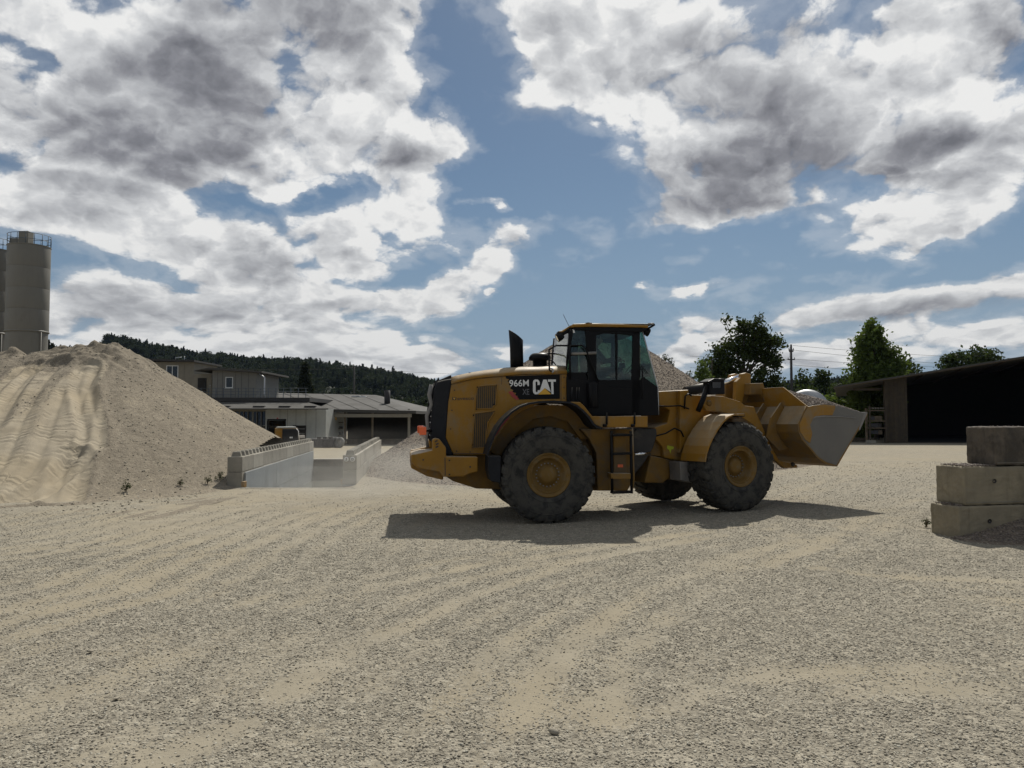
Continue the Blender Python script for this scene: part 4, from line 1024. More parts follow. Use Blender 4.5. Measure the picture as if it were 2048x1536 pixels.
PR('tool_box', MB().prism(A1([(1425, 862), (1508, 862), (1512, 1135), (1425, 1135)], 1.15), 1.15, .66), 'yellow_dirty', .012)
PR('side_reflector', MB().prism(A1([(1450, 1078), (1486, 1078), (1486, 1098), (1450, 1098)], 1.152), 1.152, 1.162), 'orange')
PR('side_rail', MB().tube([p3(Lr(*z1(1552, 820), 1.3), 1.30), p3(Lr(*z1(1560, 1180), 1.3), 1.32), p3(Lr(*z1(1545, 1280), 1.3), 1.32)], .017, 8), 'yellow_dirty')
PR('steering_cylinder', MB().tube([p3(Lr(*z1(1560, 1006), .8), .85), p3(Lr(*z1(1690, 1003), .8), .70)], .03, 10), 'chrome')
PR('under_cab_tank', MB().prism(A1([(1190, 830), (1400, 830), (1400, 1262), (1310, 1262), (1300, 1000), (1250, 900)], .95), .95, .55), 'yellow_dirty', .02)
PR('under_cab_tank', MB().prism(A1([(1580, 828), (1720, 828), (1725, 870), (1700, 960), (1640, 1060), (1560, 1160), (1560, 850)], .55), .55, -.5), 'darksteel', .02)

# exhaust, pre-cleaner
E = lambda X, Y: Lr(*z1(X, Y), .18)
e0 = E(700, 392); e1 = E(792, 392); et = E(792, 215); el_ = E(690, 140); cxm = (e0[0] + e1[0]) / 2; rr = (e1[0] - e0[0]) / 2
m = MB(); nS = 24; V = []
rings = [e0[1] - .12, e0[1] + .4 * (et[1] - e0[1]), et[1] - .12]
for z in rings: V += [(cxm + rr * math.cos(2 * math.pi * k / nS), -.18 + rr * math.sin(2 * math.pi * k / nS), z) for k in range(nS)]
for k in range(nS):      # slanted, slightly flared mouth
    c, s_ = math.cos(2 * math.pi * k / nS), math.sin(2 * math.pi * k / nS)
    V.append((cxm + rr * c * (1.04 if c > 0 else 1.14), -.18 + rr * s_ * 1.02, et[1] + (el_[1] - et[1]) * (1 - c) / 2))
m.add(V, [(i * nS + k, i * nS + (k + 1) % nS, (i + 1) * nS + (k + 1) % nS, (i + 1) * nS + k) for i in range(3) for k in range(nS)], True)
o = PR('exhaust_stack', m, 'black'); s_ = o.modifiers.new('wall', 'SOLIDIFY'); s_.thickness = .01; s_.offset = -1
p0 = Lr(*z1(907, 380), .25); k = 1 / 112.0 / 1.75 * 1
pc = lambda X: abs(Lr(*z1(X, 340), .25)[0] - p0[0])
hh = lambda Y: Lr(*z1(907, Y), .25)[1]
PR('air_pre_cleaner', MB().lathe([(pc(955), hh(395)), (pc(955), hh(352)), (pc(982), hh(350)), (pc(982), hh(330)), (pc(970), hh(312)), (pc(955), hh(303)), (0, hh(301))], (p0[0], -.25, 0), 24), 'black')
# handrails over the hood and beside the cab
z3 = lambda X, Y: (980 + X / 5.689, 620 + Y / 5.689)
H3 = lambda pts, off: [p3(Lr(*z3(*p), off), off) for p in pts]
OR = .86
m = MB().tube(H3([(700, 700), (676, 680), (672, 560), (672, 452), (750, 405), (900, 405), (1050, 404), (1088, 440), (1150, 600), (1235, 820)], OR), .017, 8)
m.tube(H3([(905, 405), (908, 560), (912, 790)], OR), .022, 8).tube(H3([(672, 560), (710, 580), (750, 625)], OR), .012, 6)
m.tube([(a, -b, c) for a, b, c in H3([(700, 700), (676, 680), (672, 560), (672, 452), (750, 405), (1050, 404)], OR)], .017, 8)
PR('handrail', m, 'black')
PR('rail_clamp', MB().tube(H3([(920, 498), (1050, 496), (1210, 486)], .84), .028, 8), 'steel')
PR('lifting_eye', MB().tube(H3([(690, 660), (712, 672), (722, 700), (705, 712)], OR), .018, 8), 'galv')

# ---- cab
OCB = .80
roof = PR('cab_roof', MB().prism(A9([(390, 122), (630, 115), (1330, 132), (1450, 137), (1445, 180), (1330, 170), (630, 162), (378, 168)], .86), .86, -.86), 'yellow', .02)
SUB('roof_top', MB().prism(A9([(560, 112), (600, 104), (650, 110), (650, 118), (1518, 126), (1518, 134), (640, 126), (560, 122)], .80), .84, -.84), 'black', roof, .01)
SUB('roof_lining', MB().prism(A9([(400, 166), (1440, 178), (1420, 215), (1350, 235), (800, 225), (560, 215), (400, 205)], .82), .82, -.82), 'black', roof, .01)
m = MB()
for s_ in (1, -1): m.tube([(a, b * s_, c) for a, b, c in [p3(Lr(*z9(*p), .80), .80) for p in [(1440, 126), (1520, 124), (1530, 135), (1490, 160), (1442, 188)]]], .02, 8)
SUB('mirror_arm', m, 'black', roof)
def lamp(zx, zy, off, face=1):
    a, w = Lr(*z9(zx, zy), off); o = PR('work_lamp', MB().lathe([(0, -.09), (.05, -.085), (.075, -.02), (.08, .05), (.072, .055)], (a, -off, w), 16, 'X'), 'black')
    o.data.transform(Matrix.Translation((a, -off, w)) @ Matrix.Rotation(R(25) if face > 0 else R(155), 4, 'Y') @ Matrix.Translation((-a, off, -w)))
    q = MB().lathe([(0, .05), (.07, .05)], (a, -off, w), 16, 'X', False); q = SUB('lens', q, 'glass_dark', o)
    q.data.transform(Matrix.Translation((a, -off, w)) @ Matrix.Rotation(R(25) if face > 0 else R(155), 4, 'Y') @ Matrix.Translation((-a, off, -w)))
for off in (.70, -.70): lamp(1418, 235, off, 1); lamp(200, 310, off, -1)
lamp(1418, 232, .35, 1); lamp(1418, 232, -.35, 1)
for off in (.66, -.66):
    PR('lamp_bracket', MB().prism(A9([(175, 230), (245, 228), (330, 195), (330, 152), (385, 142), (400, 160), (400, 215), (340, 240), (250, 290), (245, 330), (205, 350), (165, 330), (160, 262)], off), off - .07, off + .07), 'black', .02)
    PR('bracket_cap', MB().prism(A9([(180, 228), (230, 226), (320, 165), (385, 146), (385, 180), (330, 182), (240, 245), (185, 250)], off), off - .075, off + .075), 'yellow', .01)
PR('roof_reflector', MB().prism(A9([(375, 205), (400, 205), (412, 250), (390, 255)], .76), .76, .80), 'white_print')
aB = Lr(*z9(338, 128), .2); aT = Lr(*z9(255, -8), .2)
PR('radio_aerial', MB().tube([(aB[0], -.2, aB[1] - .05), (aT[0], -.2, aT[1])], .005, 5), 'black')
# lower cab body
low = A9([(300, 800), (560, 800), (600, 905), (1240, 905), (1330, 900), (1375, 860), (1575, 1005), (1590, 1400), (655, 1402), (505, 1210), (305, 1205)], OCB)
cab = PR('cab_body', MB().prism(low, OCB, OCB - .05).prism(low, -OCB, -OCB + .05), 'black', .01)
fl = Lr(*z9(700, 1330), OCB)[1]; ub, uf = Lr(*z9(300, 900), OCB)[0], Lr(*z9(1590, 1100), OCB)[0]
SUB('cab_floor', MB().bb((Lr(*z9(640, 900), OCB)[0], -OCB + .05, fl - .12), (uf - .02, OCB - .05, fl)), 'black', cab)
SUB('rear_bulkhead', MB().bb((ub, -OCB + .05, Lr(*z9(300, 1200), OCB)[1]), (ub + .06, OCB - .05, Lr(*z9(300, 800), OCB)[1])), 'black', cab)
SUB('lower_front', MB().bb((uf - .05, -OCB + .05, fl), (uf, OCB - .05, Lr(*z9(1575, 1080), OCB)[1])), 'black', cab)
# pillars, both sides
def pillar(pts):
    q = A9(pts, OCB); m = MB().prism(q, OCB, OCB - .07).prism(q, -OCB, -OCB + .07); return PR('pillar', m, 'black', .008)
pillar([(560, 200), (715, 200), (720, 910), (700, 1000), (610, 905), (590, 560)])
pillar([(985, 220), (1010, 220), (1015, 905), (995, 905)])
pillar([(1230, 225), (1330, 225), (1325, 900), (1330, 1400), (1215, 1400), (1215, 900)])
pillar([(340, 205), (400, 205), (300, 800), (300, 640), (330, 300)])
pillar([(700, 218), (1330, 226), (1325, 262), (1230, 285), (1010, 262), (830, 255), (710, 290)])
for off in (OCB - .02, -OCB + .02):      # slim pale front corner post
    PR('front_post', MB().tube([p3(Lr(*z9(*q), off), off) for q in [(1362, 228), (1470, 620), (1572, 1002), (1582, 1200), (1584, 1398)]], .013, 8), 'galv')
# glazing
def pane(pts, off, label=None):
    o = PR('window_pane', MB().prism(A9(pts, off), off, off - .008), 'glass'); 
    if label: o['label'] = label
for off in (OCB - .03, -OCB + .03):
    pane([(715, 255), (1000, 262), (1000, 905), (720, 905)], off)
    pane([(1012, 262), (1235, 262), (1228, 900), (1012, 905)], off)
    pane([(400, 210), (600, 210), (600, 800), (302, 800), (305, 640)], off)
    pane([(1332, 235), (1362, 235), (1470, 620), (1572, 1002), (1580, 1398), (1335, 1398)], off, 'tall tapering front quarter window of the cab')
f0 = Lr(*z9(1366, 235), OCB); f1 = Lr(*z9(1572, 1002), OCB)
PR('windscreen', MB().add([(f0[0], -OCB + .02, f0[1]), (f0[0], OCB - .02, f0[1]), (f1[0], OCB - .02, f1[1]), (f1[0], -OCB + .02, f1[1])], [(0, 1, 2, 3)]), 'glass')
r0 = Lr(*z9(345, 215), OCB); r1 = Lr(*z9(302, 790), OCB)
PR('rear_window', MB().add([(r0[0], -OCB + .02, r0[1]), (r0[0], OCB - .02, r0[1]), (r1[0], OCB - .02, r1[1]), (r1[0], -OCB + .02, r1[1])], [(0, 1, 2, 3)]), 'glass')
PR('wiper', MB().tube([p3(Lr(*z9(*q), OCB + .01), OCB + .012) for q in [(1345, 700), (1400, 770), (1440, 820)]], .007, 5), 'black')
PR('door_handle_rail', MB().tube([p3(Lr(*z9(*q), .88), .88) for q in [(1310, 765), (1345, 760), (1362, 790), (1362, 1000), (1360, 1180)]], .014, 8).tube([p3(Lr(*z9(1336, 760), .84), .80), p3(Lr(*z9(1336, 760), .88), .88)], .014, 6), 'black')
PR('hydraulic_reservoir', MB().tube([(Lr(*z9(672, 1280), .9)[0], -.90, Lr(*z9(672, 1290), .9)[1]), (Lr(*z9(672, 1280), .9)[0], -.90, Lr(*z9(672, 950), .9)[1])], .10, 20), 'black', .01)
PR('battery_box', MB().prism(A9([(300, 860), (600, 930), (740, 935), (900, 1010), (1210, 1030), (1210, 1395), (655, 1400), (505, 1208), (305, 1200)], .84), .84, .81), 'black', .01)
m = MB()
for X in (380, 445, 480): m.tube([p3(Lr(*z9(X, 1010), .86), .86), p3(Lr(*z9(X - 12, 1200), .86), .86)], .012, 6)
PR('cab_hoses', m, 'charcoal')
# interior: seat, console, wheel
s0 = Lr(*z9(800, 800), 0); s1 = Lr(*z9(800, 640), 0); hd = Lr(*z9(820, 440), 0)
su = Lr(*z9(770, 820), 0)[0]; sz = Lr(*z9(770, 900), 0)[1]
m = MB().bb((su - .30, -.27, sz - .12), (su + .24, .27, sz + .02)).prism([(su - .34, sz), (su - .20, sz), (su - .26, sz + .68), (su - .38, sz + .66)], .26, -.26)
m.prism([(su - .37, sz + .68), (su - .28, sz + .68), (su - .30, sz + .92), (su - .38, sz + .90)], .14, -.14).bb((su - .12, -.12, fl), (su + .05, .12, sz - .12))
seat = PR('operator_seat', m, 'black', .03)
m = MB().bb((su - .10, -.42, sz + .16), (su + .36, -.32, sz + .22)).bb((su + .30, -.44, sz + .2), (su + .40, -.30, sz + .30))
PR('arm_console', m, 'charcoal', .02)
cu = su + .72
m = MB().tube([(cu + .18, 0, fl), (cu + .05, 0, fl + .55), (cu - .08, 0, fl + .82)], [.07, .06, .04], 10)
th = [(cu - .08 + .19 * math.cos(a) * math.sin(R(35)), .19 * math.sin(a), fl + .84 + .19 * math.cos(a) * math.cos(R(50))) for a in np.linspace(0, 2 * math.pi, 25)]
m.tube(th, .014, 6, False).bb((cu + .10, -.25, fl + .65), (cu + .24, .25, fl + .92))
PR('steering_column', m, 'black', .01)
PR('cab_pillar_box', MB().bb((uf - .42, .30, fl), (uf - .10, .72, fl + .75)), 'plaster_grey', .03)

# ---- front frame (articulated): local coordinates of the front axle
FR = dict(front=True)
PR('front_frame', MB().prism(A2([(270, 568), (480, 556), (480, 590), (560, 598), (590, 640), (640, 700), (560, 830), (560, 1040), (420, 1055), (310, 1030), (300, 960), (250, 900), (240, 820), (330, 790), (350, 700), (275, 660)], .50), .50, -.50), 'yellow', .02, **FR)
PR('tower_plate', MB().prism(A2([(420, 562), (480, 558), (480, 590), (585, 597), (585, 720), (470, 900), (418, 1000)], .62), .62, .50).prism(A2([(420, 562), (480, 558), (480, 590), (585, 597), (585, 720), (470, 900), (418, 1000)], .62), -.50, -.62), 'yellow', .015, **FR)
PR('hitch_frame', MB().prism(A2([(215, 1015), (330, 1040), (420, 1055), (420, 1110), (300, 1208), (172, 1205)], .45), .45, -.45), 'yellow_dirty', .02, **FR)
PR('hitch_frame', MB().prism(A2([(240, 830), (330, 850), (330, 1030), (215, 1015), (225, 930)], .40), .40, -.40), 'yellow_dirty', .02, **FR)
PR('hitch_pin', MB().tube([Vector((-1.775, 0, .45)), Vector((-1.775, 0, 1.5))], .12, 16), 'darksteel', **FR)
PR('paint_mark', MB().prism(A2([(330, 945), (375, 955), (372, 972), (358, 972), (352, 1002), (342, 975), (328, 968)], .505), .505, .508), 'lime', **FR)
PR('axle_guard', MB().prism(A2([(420, 1060), (590, 1065), (585, 1212), (520, 1208), (425, 1190)], .86), .86, .50), 'steel', .015, **FR)
m = MB()
for q in ([(140, 650), (230, 668), (330, 672), (420, 668), (480, 690)], [(250, 880), (320, 860), (380, 825), (425, 845), (445, 885)], [(450, 690), (455, 600), (480, 585), (500, 600)]):
    m.tube([p3(Lf(*z2(*p), .66), .66) for p in q], .016, 6)
PR('hydraulic_hoses', m, 'black', **FR)
PR('lift_cylinder', MB().tube([(-.45, -.72, 1.35), (.55, -.72, 1.02)], .085, 16).tube([(.5, -.72, 1.03), (1.1, -.72, .85)], .045, 12).tube([(-.45, .72, 1.35), (.55, .72, 1.02)], .085, 16), 'yellow_dirty', **FR)
# fender of the front wheel: a curved sheet
farc = [(868, 738), (800, 736), (760, 752), (720, 790), (682, 843), (650, 900), (625, 955), (608, 1010), (600, 1062)]
fp = A2(farc, OF)
PR('front_fender', MB().sheet(fp[::-1], .030, OF, .74).sheet(fp[::-1], .030, -OF, -.74), 'yellow', **FR)
fw_ = [Lf(*z2(600, 1062), OF), Lf(*z2(568, 1062), OF)]
m = MB()
for X, Y in [(800, 752), (730, 790), (660, 895), (610, 1040), (840, 748)]:
    a, w = Lf(*z2(X + 6, Y + 4), OF); m.box((a, -OF - .004, w), (.018, .01, .018))
PR('fender_bolts', m, 'dark_print', **FR)
PR('fender_bracket', MB().bb((fp[0][0] - .12, -OF + .05, fp[0][1] - .02), (fp[0][0] + .06, -.80, fp[0][1] + .04)), 'black', .01, **FR)
# lift arms
OA = .86
arm = A2([(572, 640), (590, 602), (640, 598), (720, 602), (840, 640), (875, 668), (938, 676), (945, 700), (985, 790), (1060, 960), (1110, 1050), (1235, 1080), (1240, 1102), (1150, 1104), (1085, 1050), (1000, 900), (930, 800), (830, 735), (700, 712), (600, 700)], OA)
PR('lift_arm', MB().prism(arm, OA, OA - .10), 'yellow', .012, **FR)
PR('lift_arm', MB().prism(arm, -OA, -OA + .10), 'yellow', .012, **FR)
am = A2([(735, 640), (860, 640), (900, 690), (860, 760), (780, 720)], OA)
PR('arm_cross_tube', MB().prism(am, OA - .101, -OA + .101), 'yellow_dirty', .02, **FR)
for off in (OA, -OA):
    PR('pivot_pin', MB().lathe([(0, -.02), (.045, -.02), (.045, .02), (0, .02)], p3(Lf(*z2(1205, 1078), OA), off), 16, 'Y'), 'darksteel', **FR)
    PR('pivot_pin', MB().lathe([(0, -.02), (.06, -.02), (.06, .02), (0, .02)], p3(Lf(*z2(620, 650), OA), off), 16, 'Y'), 'yellow_dirty', **FR)
# tilt lever and link, on the centre line
OZ = .12
lev = A2([(805, 640), (808, 560), (812, 500), (845, 468), (850, 445), (880, 437), (914, 446), (914, 520), (890, 560), (862, 610), (850, 690), (815, 720)], .22)
PR('tilt_lever', MB().prism(lev, .22, .12).prism(lev, -.12, -.22), 'yellow', .015, **FR)
PR('lever_boss', MB().prism(A2([(820, 560), (862, 530), (880, 590), (850, 660), (815, 650)], .0), .119, -.119), 'yellow_dirty', .02, **FR)
c_a, c_b, c_c = Lf(*z2(455, 572), 0), Lf(*z2(690, 520), 0), Lf(*z2(865, 458), 0)
PR('tilt_cylinder', MB().tube([p3(c_a, 0), p3(c_b, 0)], .105, 20).tube([p3((c_b[0] - .02, c_b[1]), 0), p3((c_b[0] + .05, c_b[1] + .012), 0)], .125, 20), 'charcoal', **FR)
PR('cylinder_rod', MB().tube([p3(c_b, 0), p3(c_c, 0)], .062, 16), 'chrome', **FR)
# mast with lamp and mirror on the near arm tower
mp = [Lf(*z2(*q), .95) for q in [(545, 705), (580, 620), (615, 520)]]
PR('lamp_mast', MB().tube([p3(q, .95) for q in mp], .052, 8), 'black', **FR)
a, b = Lf(*z2(604, 590), .95), Lf(*z2(708, 494), .95)
PR('head_lamp', MB().bb((a[0], -1.05, a[1]), (b[0], -.84, b[1])).prism(A2([(596, 500), (640, 478), (718, 482), (718, 494), (600, 510)], 1.0), 1.08, .80), 'black', .02, **FR)
a, b = Lf(*z2(645, 545), 1.06), Lf(*z2(700, 503), 1.06)
PR('lamp_lens', MB().bb((a[0], -1.066, a[1]), (b[0], -1.052, b[1])), 'glass_dark', **FR)
# ---- bucket
OB = 1.56
prof_px = [(1310, 675), (1280, 735), (1250, 800), (1256, 850), (1280, 900), (1335, 965), (1385, 1025), (1440, 1062), (1510, 1084), (1722, 722)]
prof = A2(prof_px, OB)
toparc = A2([(1722, 722), (1660, 706), (1600, 690), (1550, 677), (1500, 668), (1450, 662), (1400, 660), (1350, 666), (1310, 675)], OB)
bk = PR('bucket', MB().sheet(prof[::-1], .035, OB, -OB, True), 'yellow_dirty', **FR)
spl = prof + toparc[1:-1]
grey = A2([(1340, 1000), (1320, 930), (1330, 830), (1350, 765), (1400, 742), (1500, 744), (1600, 752), (1690, 745), (1722, 722), (1510, 1084), (1440, 1062), (1385, 1040)], OB)
SUB('side_plate', MB().prism(spl, OB, OB - .035), 'bucket', bk, .006, 'grey worn near side plate of the bucket')
SUB('side_plate', MB().prism(spl, -OB, -OB + .035), 'bucket', bk, .006)
up = A2([(1310, 675), (1350, 666), (1420, 660), (1500, 668), (1500, 690), (1480, 735), (1400, 735), (1350, 755), (1325, 800), (1340, 860), (1325, 930), (1290, 905), (1256, 850), (1250, 800), (1280, 735)], OB)
SUB('painted_corner', MB().prism(up, OB + .001, OB + .012), 'yellow', bk, .004, 'yellow painted rear corner of the near side plate')
SUB('side_rib', MB().prism(A2([(1335, 765), (1360, 742), (1420, 736), (1540, 742), (1640, 752), (1640, 757), (1540, 749), (1420, 746), (1365, 752)], OB), OB + .001, OB + .02), 'steel', bk, .004)
tip = prof[-1]; heel = prof[-2]
SUB('cutting_edge', MB().prism([(tip[0] + .03, tip[1] + .02), (tip[0] - .22, tip[1] - .02 - .33), (tip[0] - .25, tip[1] - .31), (tip[0] - .06, tip[1] + .03)], OB + .004, -OB - .004), 'steel', bk, .004, 'worn steel cutting edge along the lip')
# raised spill guard on the top edge and wear strips on the back
T1 = prof[0]; hg = .42
SUB('spill_guard', MB().add([(T1[0], -OB, T1[1]), (T1[0] - .10, -OB + .55, T1[1] + hg), (T1[0] - .10, OB - .55, T1[1] + hg), (T1[0], OB, T1[1]),
   (T1[0] + .03, -OB, T1[1]), (T1[0] - .07, -OB + .55, T1[1] + hg), (T1[0] - .07, OB - .55, T1[1] + hg), (T1[0] + .03, OB, T1[1])],
   [(0, 3, 2, 1), (4, 5, 6, 7), (0, 1, 5, 4), (1, 2, 6, 5), (2, 3, 7, 6), (3, 0, 4, 7)]), 'yellow', bk, .006)
bmid = prof[2]
for off in (.95, .45, -.45, -.95):       # hinge ribs behind the bucket
    q = [(T1[0] - .02, T1[1] - .02), (bmid[0] + .01, bmid[1]), (prof[4][0], prof[4][1]), (prof[5][0], prof[5][1] - .02), (prof[5][0] - .28, prof[5][1] - .06), (bmid[0] - .30, bmid[1] - .25), (bmid[0] - .16, bmid[1] + .15), (T1[0] - .12, T1[1] + .1)]
    SUB('hinge_rib', MB().prism(q, off + .02, off - .02), 'yellow_dirty', bk, .006)
lk0 = Lf(*z2(990, 515), .1); 
PR('link_bar', MB().prism([Lf(*z2(*q), .12) for q in [(820, 700), (850, 665), (1000, 760), (1140, 810), (1130, 850), (990, 800)]], .08, -.08), 'yellow_dirty', .02, **FR)
PR('link_guard', MB().prism([Lf(*z2(*q), .40) for q in [(912, 512), (1000, 510), (1020, 575), (1075, 700), (1132, 800), (1110, 815), (1045, 710), (985, 590), (905, 590)]], .40, -.40), 'yellow_dirty', .01, **FR)
# its load of gravel
def load_h(u, y):
    k = (u - T1[0]) / (tip[0] - T1[0]); e = np.clip(1 - (np.abs(y) / (OB - .02)) ** 4, 0, 1)
    base_ = T1[1] + (tip[1] - T1[1]) * k
    crown = .20 * np.sin(np.clip(k, 0, 1) * math.pi) ** .7 + .20 * np.clip(1 - k, 0, 1) * np.sin(np.clip(k * 3 + .15, 0, 1.57))
    return base_ - .03 + crown * (0.35 + .65 * e) + .03 * fbm(u * 7, y * 7, 3) * e + .22 * np.exp(-((k - .2) / .3) ** 2) * np.exp(-(y / .9) ** 2)
us = np.linspace(T1[0] + .03, tip[0] - .02, 70); ys = np.linspace(-OB + .036, OB - .036, 110); U, Y = np.meshgrid(us, ys); Z = load_h(U, Y)
i = np.arange(U.size).reshape(U.shape); F = np.stack([i[:-1, :-1], i[:-1, 1:], i[1:, 1:], i[1:, :-1]], -1).reshape(-1, 4)
me = fast_mesh('bucket_load', np.stack([U, Y, Z], -1).reshape(-1, 3), F, True)
a_ = me.attributes.new('dust', 'FLOAT', 'POINT'); a_.data.foreach_set('value', np.full(U.size, .15, np.float32))
ld = link('bucket_load', me, M['gravel_pile']); ld.matrix_world = Mfr
tag(ld, 'heaped load of grey gravel filling the loader bucket', 'gravel load')
n = 16000; u = RNG.uniform(T1[0] + .03, tip[0] - .02, n); y = RNG.uniform(-OB + .04, OB - .04, n); s = .02 + .03 * RNG.random(n)
gs = instancer('load_gravel', np.stack([u, y, load_h(u, y) + s * .15], 1), s, STONES_B); gs.matrix_world = Mfr
tag(gs, 'loose pebbles on top of the load in the bucket', 'gravel', kind='stuff')

# ---- the operator
def person():
    root = empty('person'); root.matrix_world = Mroot @ Matrix.Translation((su - .04, 0, sz))
    tag(root, 'seated operator in dark work jacket inside the large loader cab', 'person')
    J = {'pelvis': (-.08, 0, .12), 'belly': (-.09, 0, .28), 'chest': (-.09, 0, .48), 'neck': (-.06, 0, .62), 'sh_l': (-.08, .19, .55), 'sh_r': (-.08, -.19, .55),
         'el_l': (.10, .26, .34), 'el_r': (.08, -.27, .34), 'ha_l': (.42, .15, .44), 'ha_r': (.36, -.28, .36),
         'hip_l': (-.05, .11, .10), 'hip_r': (-.05, -.11, .10), 'kn_l': (.40, .15, .16), 'kn_r': (.40, -.15, .16), 'an_l': (.50, .14, -.26), 'an_r': (.50, -.14, -.26), 'to_l': (.66, .15, -.30), 'to_r': (.66, -.15, -.30)}
    Rd = {'pelvis': .16, 'belly': .145, 'chest': .17, 'neck': .07, 'sh_l': .085, 'sh_r': .085, 'el_l': .055, 'el_r': .055, 'ha_l': .036, 'ha_r': .036, 'hip_l': .11, 'hip_r': .11, 'kn_l': .078, 'kn_r': .078, 'an_l': .05, 'an_r': .05, 'to_l': .045, 'to_r': .045}
    E_ = [('pelvis', 'belly'), ('belly', 'chest'), ('chest', 'neck'), ('chest', 'sh_l'), ('chest', 'sh_r'), ('sh_l', 'el_l'), ('sh_r', 'el_r'), ('el_l', 'ha_l'), ('el_r', 'ha_r'), ('pelvis', 'hip_l'), ('pelvis', 'hip_r'), ('hip_l', 'kn_l'), ('hip_r', 'kn_r'), ('kn_l', 'an_l'), ('kn_r', 'an_r'), ('an_l', 'to_l'), ('an_r', 'to_r')]
    ks = list(J); me = bpy.data.meshes.new('body'); me.from_pydata([J[k] for k in ks], [(ks.index(a), ks.index(b)) for a, b in E_], [])
    o = link('body', me, M['cloth_dark'], root); o.modifiers.new('skin', 'SKIN')
    me.skin_vertices[0].data[0].use_root = True
    for k, v in zip(ks, me.skin_vertices[0].data): v.radius = (Rd[k], Rd[k])
    o.modifiers.new('sub', 'SUBSURF').levels = 1; o.modifiers['sub'].render_levels = 2
    # head with nose, ears and jaw
    import bmesh
    bm = bmesh.new(); bmesh.ops.create_uvsphere(bm, u_segments=20, v_segments=16, radius=.105)
    for v in bm.verts:
        x, y, z = v.co; x *= 1.02; y *= .80; z *= 1.22
        if z < -.02: y *= 1 + z * 2.2; x = x * (1 + z * .9) + .012
        if x > .07 and abs(y) < .02 and -.05 < z < .02: x += .022 * (1 - abs(y) / .02)
        v.co = (x, y, z)
    me = bpy.data.meshes.new('head'); bm.to_mesh(me); bm.free(); me.polygons.foreach_set('use_smooth', [True] * len(me.polygons))
    hd_ = link('head', me, M['skin'], root, Matrix.Translation((-.02, 0, .80)))
    m = MB().tube([(-.02, 0, -.20), (-.015, 0, -.08)], .052, 12)
    for s_ in (-1, 1): m.tube([(-.01, s_ * .082, -.03), (-.015, s_ * .094, .03)], [.012, .018], 8)
    m.build('neck', M['skin'], hd_)
    m = MB().lathe([(0, .135), (.05, .128), (.09, .09), (.104, .04), (.10, .015)], (-.018, 0, 0), 18).build('hair', M['hair'], hd_)
    for s_ in (-1, 1):
        m = MB().tube([(.405 if s_ > 0 else .345, s_ * (.155 if s_ > 0 else .28), .44 if s_ > 0 else .36), (.46 if s_ > 0 else .41, s_ * (.145 if s_ > 0 else .28), .45 if s_ > 0 else .36)], [.028, .036], 8)
        for f in range(4):
            b = Vector((.46 if s_ > 0 else .41, s_ * (.145 if s_ > 0 else .28) + (f - 1.5) * .018, .45 if s_ > 0 else .36))
            m.tube([b, b + Vector((.045 - .004 * abs(f - 1.5), 0, .0)), b + Vector((.06, 0, -.03))], [.010, .009, .008], 6)
        b = Vector((.43 if s_ > 0 else .38, s_ * (.145 if s_ > 0 else .28) - s_ * .032, .445 if s_ > 0 else .36)); m.tube([b, b + Vector((.04, -s_ * .012, .0))], [.011, .009], 6)
        m.build('hand', M['skin'], root)
person()
# ================================================================== buildings on the left
def box_px(px0, py0, px1, py1, Y, depth, z0=None):
    a = at(px0, py1, Y); b = at(px1, py0, Y); return MB().bb((a.x, Y, a.z if z0 is None else z0), (b.x, Y + depth, b.z))
def X_(px, Y): return at(px, 838, Y).x
def Z_(py, Y): return at(1024, py, Y).z
GL = -0.62
def window(parent, px0, py0, px1, py1, Y, mull=(), glass='glass_dark', frame='white_frame', w=.07, label=None):
    x0, x1, z0, z1_ = X_(px0, Y), X_(px1, Y), Z_(py1, Y), Z_(py0, Y)
    m = MB().bb((x0, Y - .05, z0), (x0 + w, Y - .003, z1_)).bb((x1 - w, Y - .05, z0), (x1, Y - .003, z1_)).bb((x0 + w, Y - .05, z1_ - w), (x1 - w, Y - .003, z1_)).bb((x0 + w, Y - .05, z0), (x1 - w, Y - .003, z0 + w))
    for t in mull: xm = x0 + (x1 - x0) * t; m.bb((xm - w / 2, Y - .045, z0 + w), (xm + w / 2, Y - .004, z1_ - w))
    fr = m.build('window', M[frame], parent); ts = [0] + list(mull) + [1]
    for a, b in zip(ts[:-1], ts[1:]):
        MB().bb((x0 + (x1 - x0) * a + w / 2, Y - .03, z0 + w / 2), (x0 + (x1 - x0) * b - w / 2, Y - .018, z1_ - w / 2)).build('pane', M['glass_black'], fr)
    MB().bb((x0 - .05, Y - .10, z0 - .06), (x1 + .05, Y - .001, z0 - .002)).build('sill', M[frame], fr)
    if label: fr['label'] = label
    return fr
M['glass_black'] = surf('dark_window_glass', (0.010, 0.011, 0.012), 0.08, var=0.1, spec=0.6)

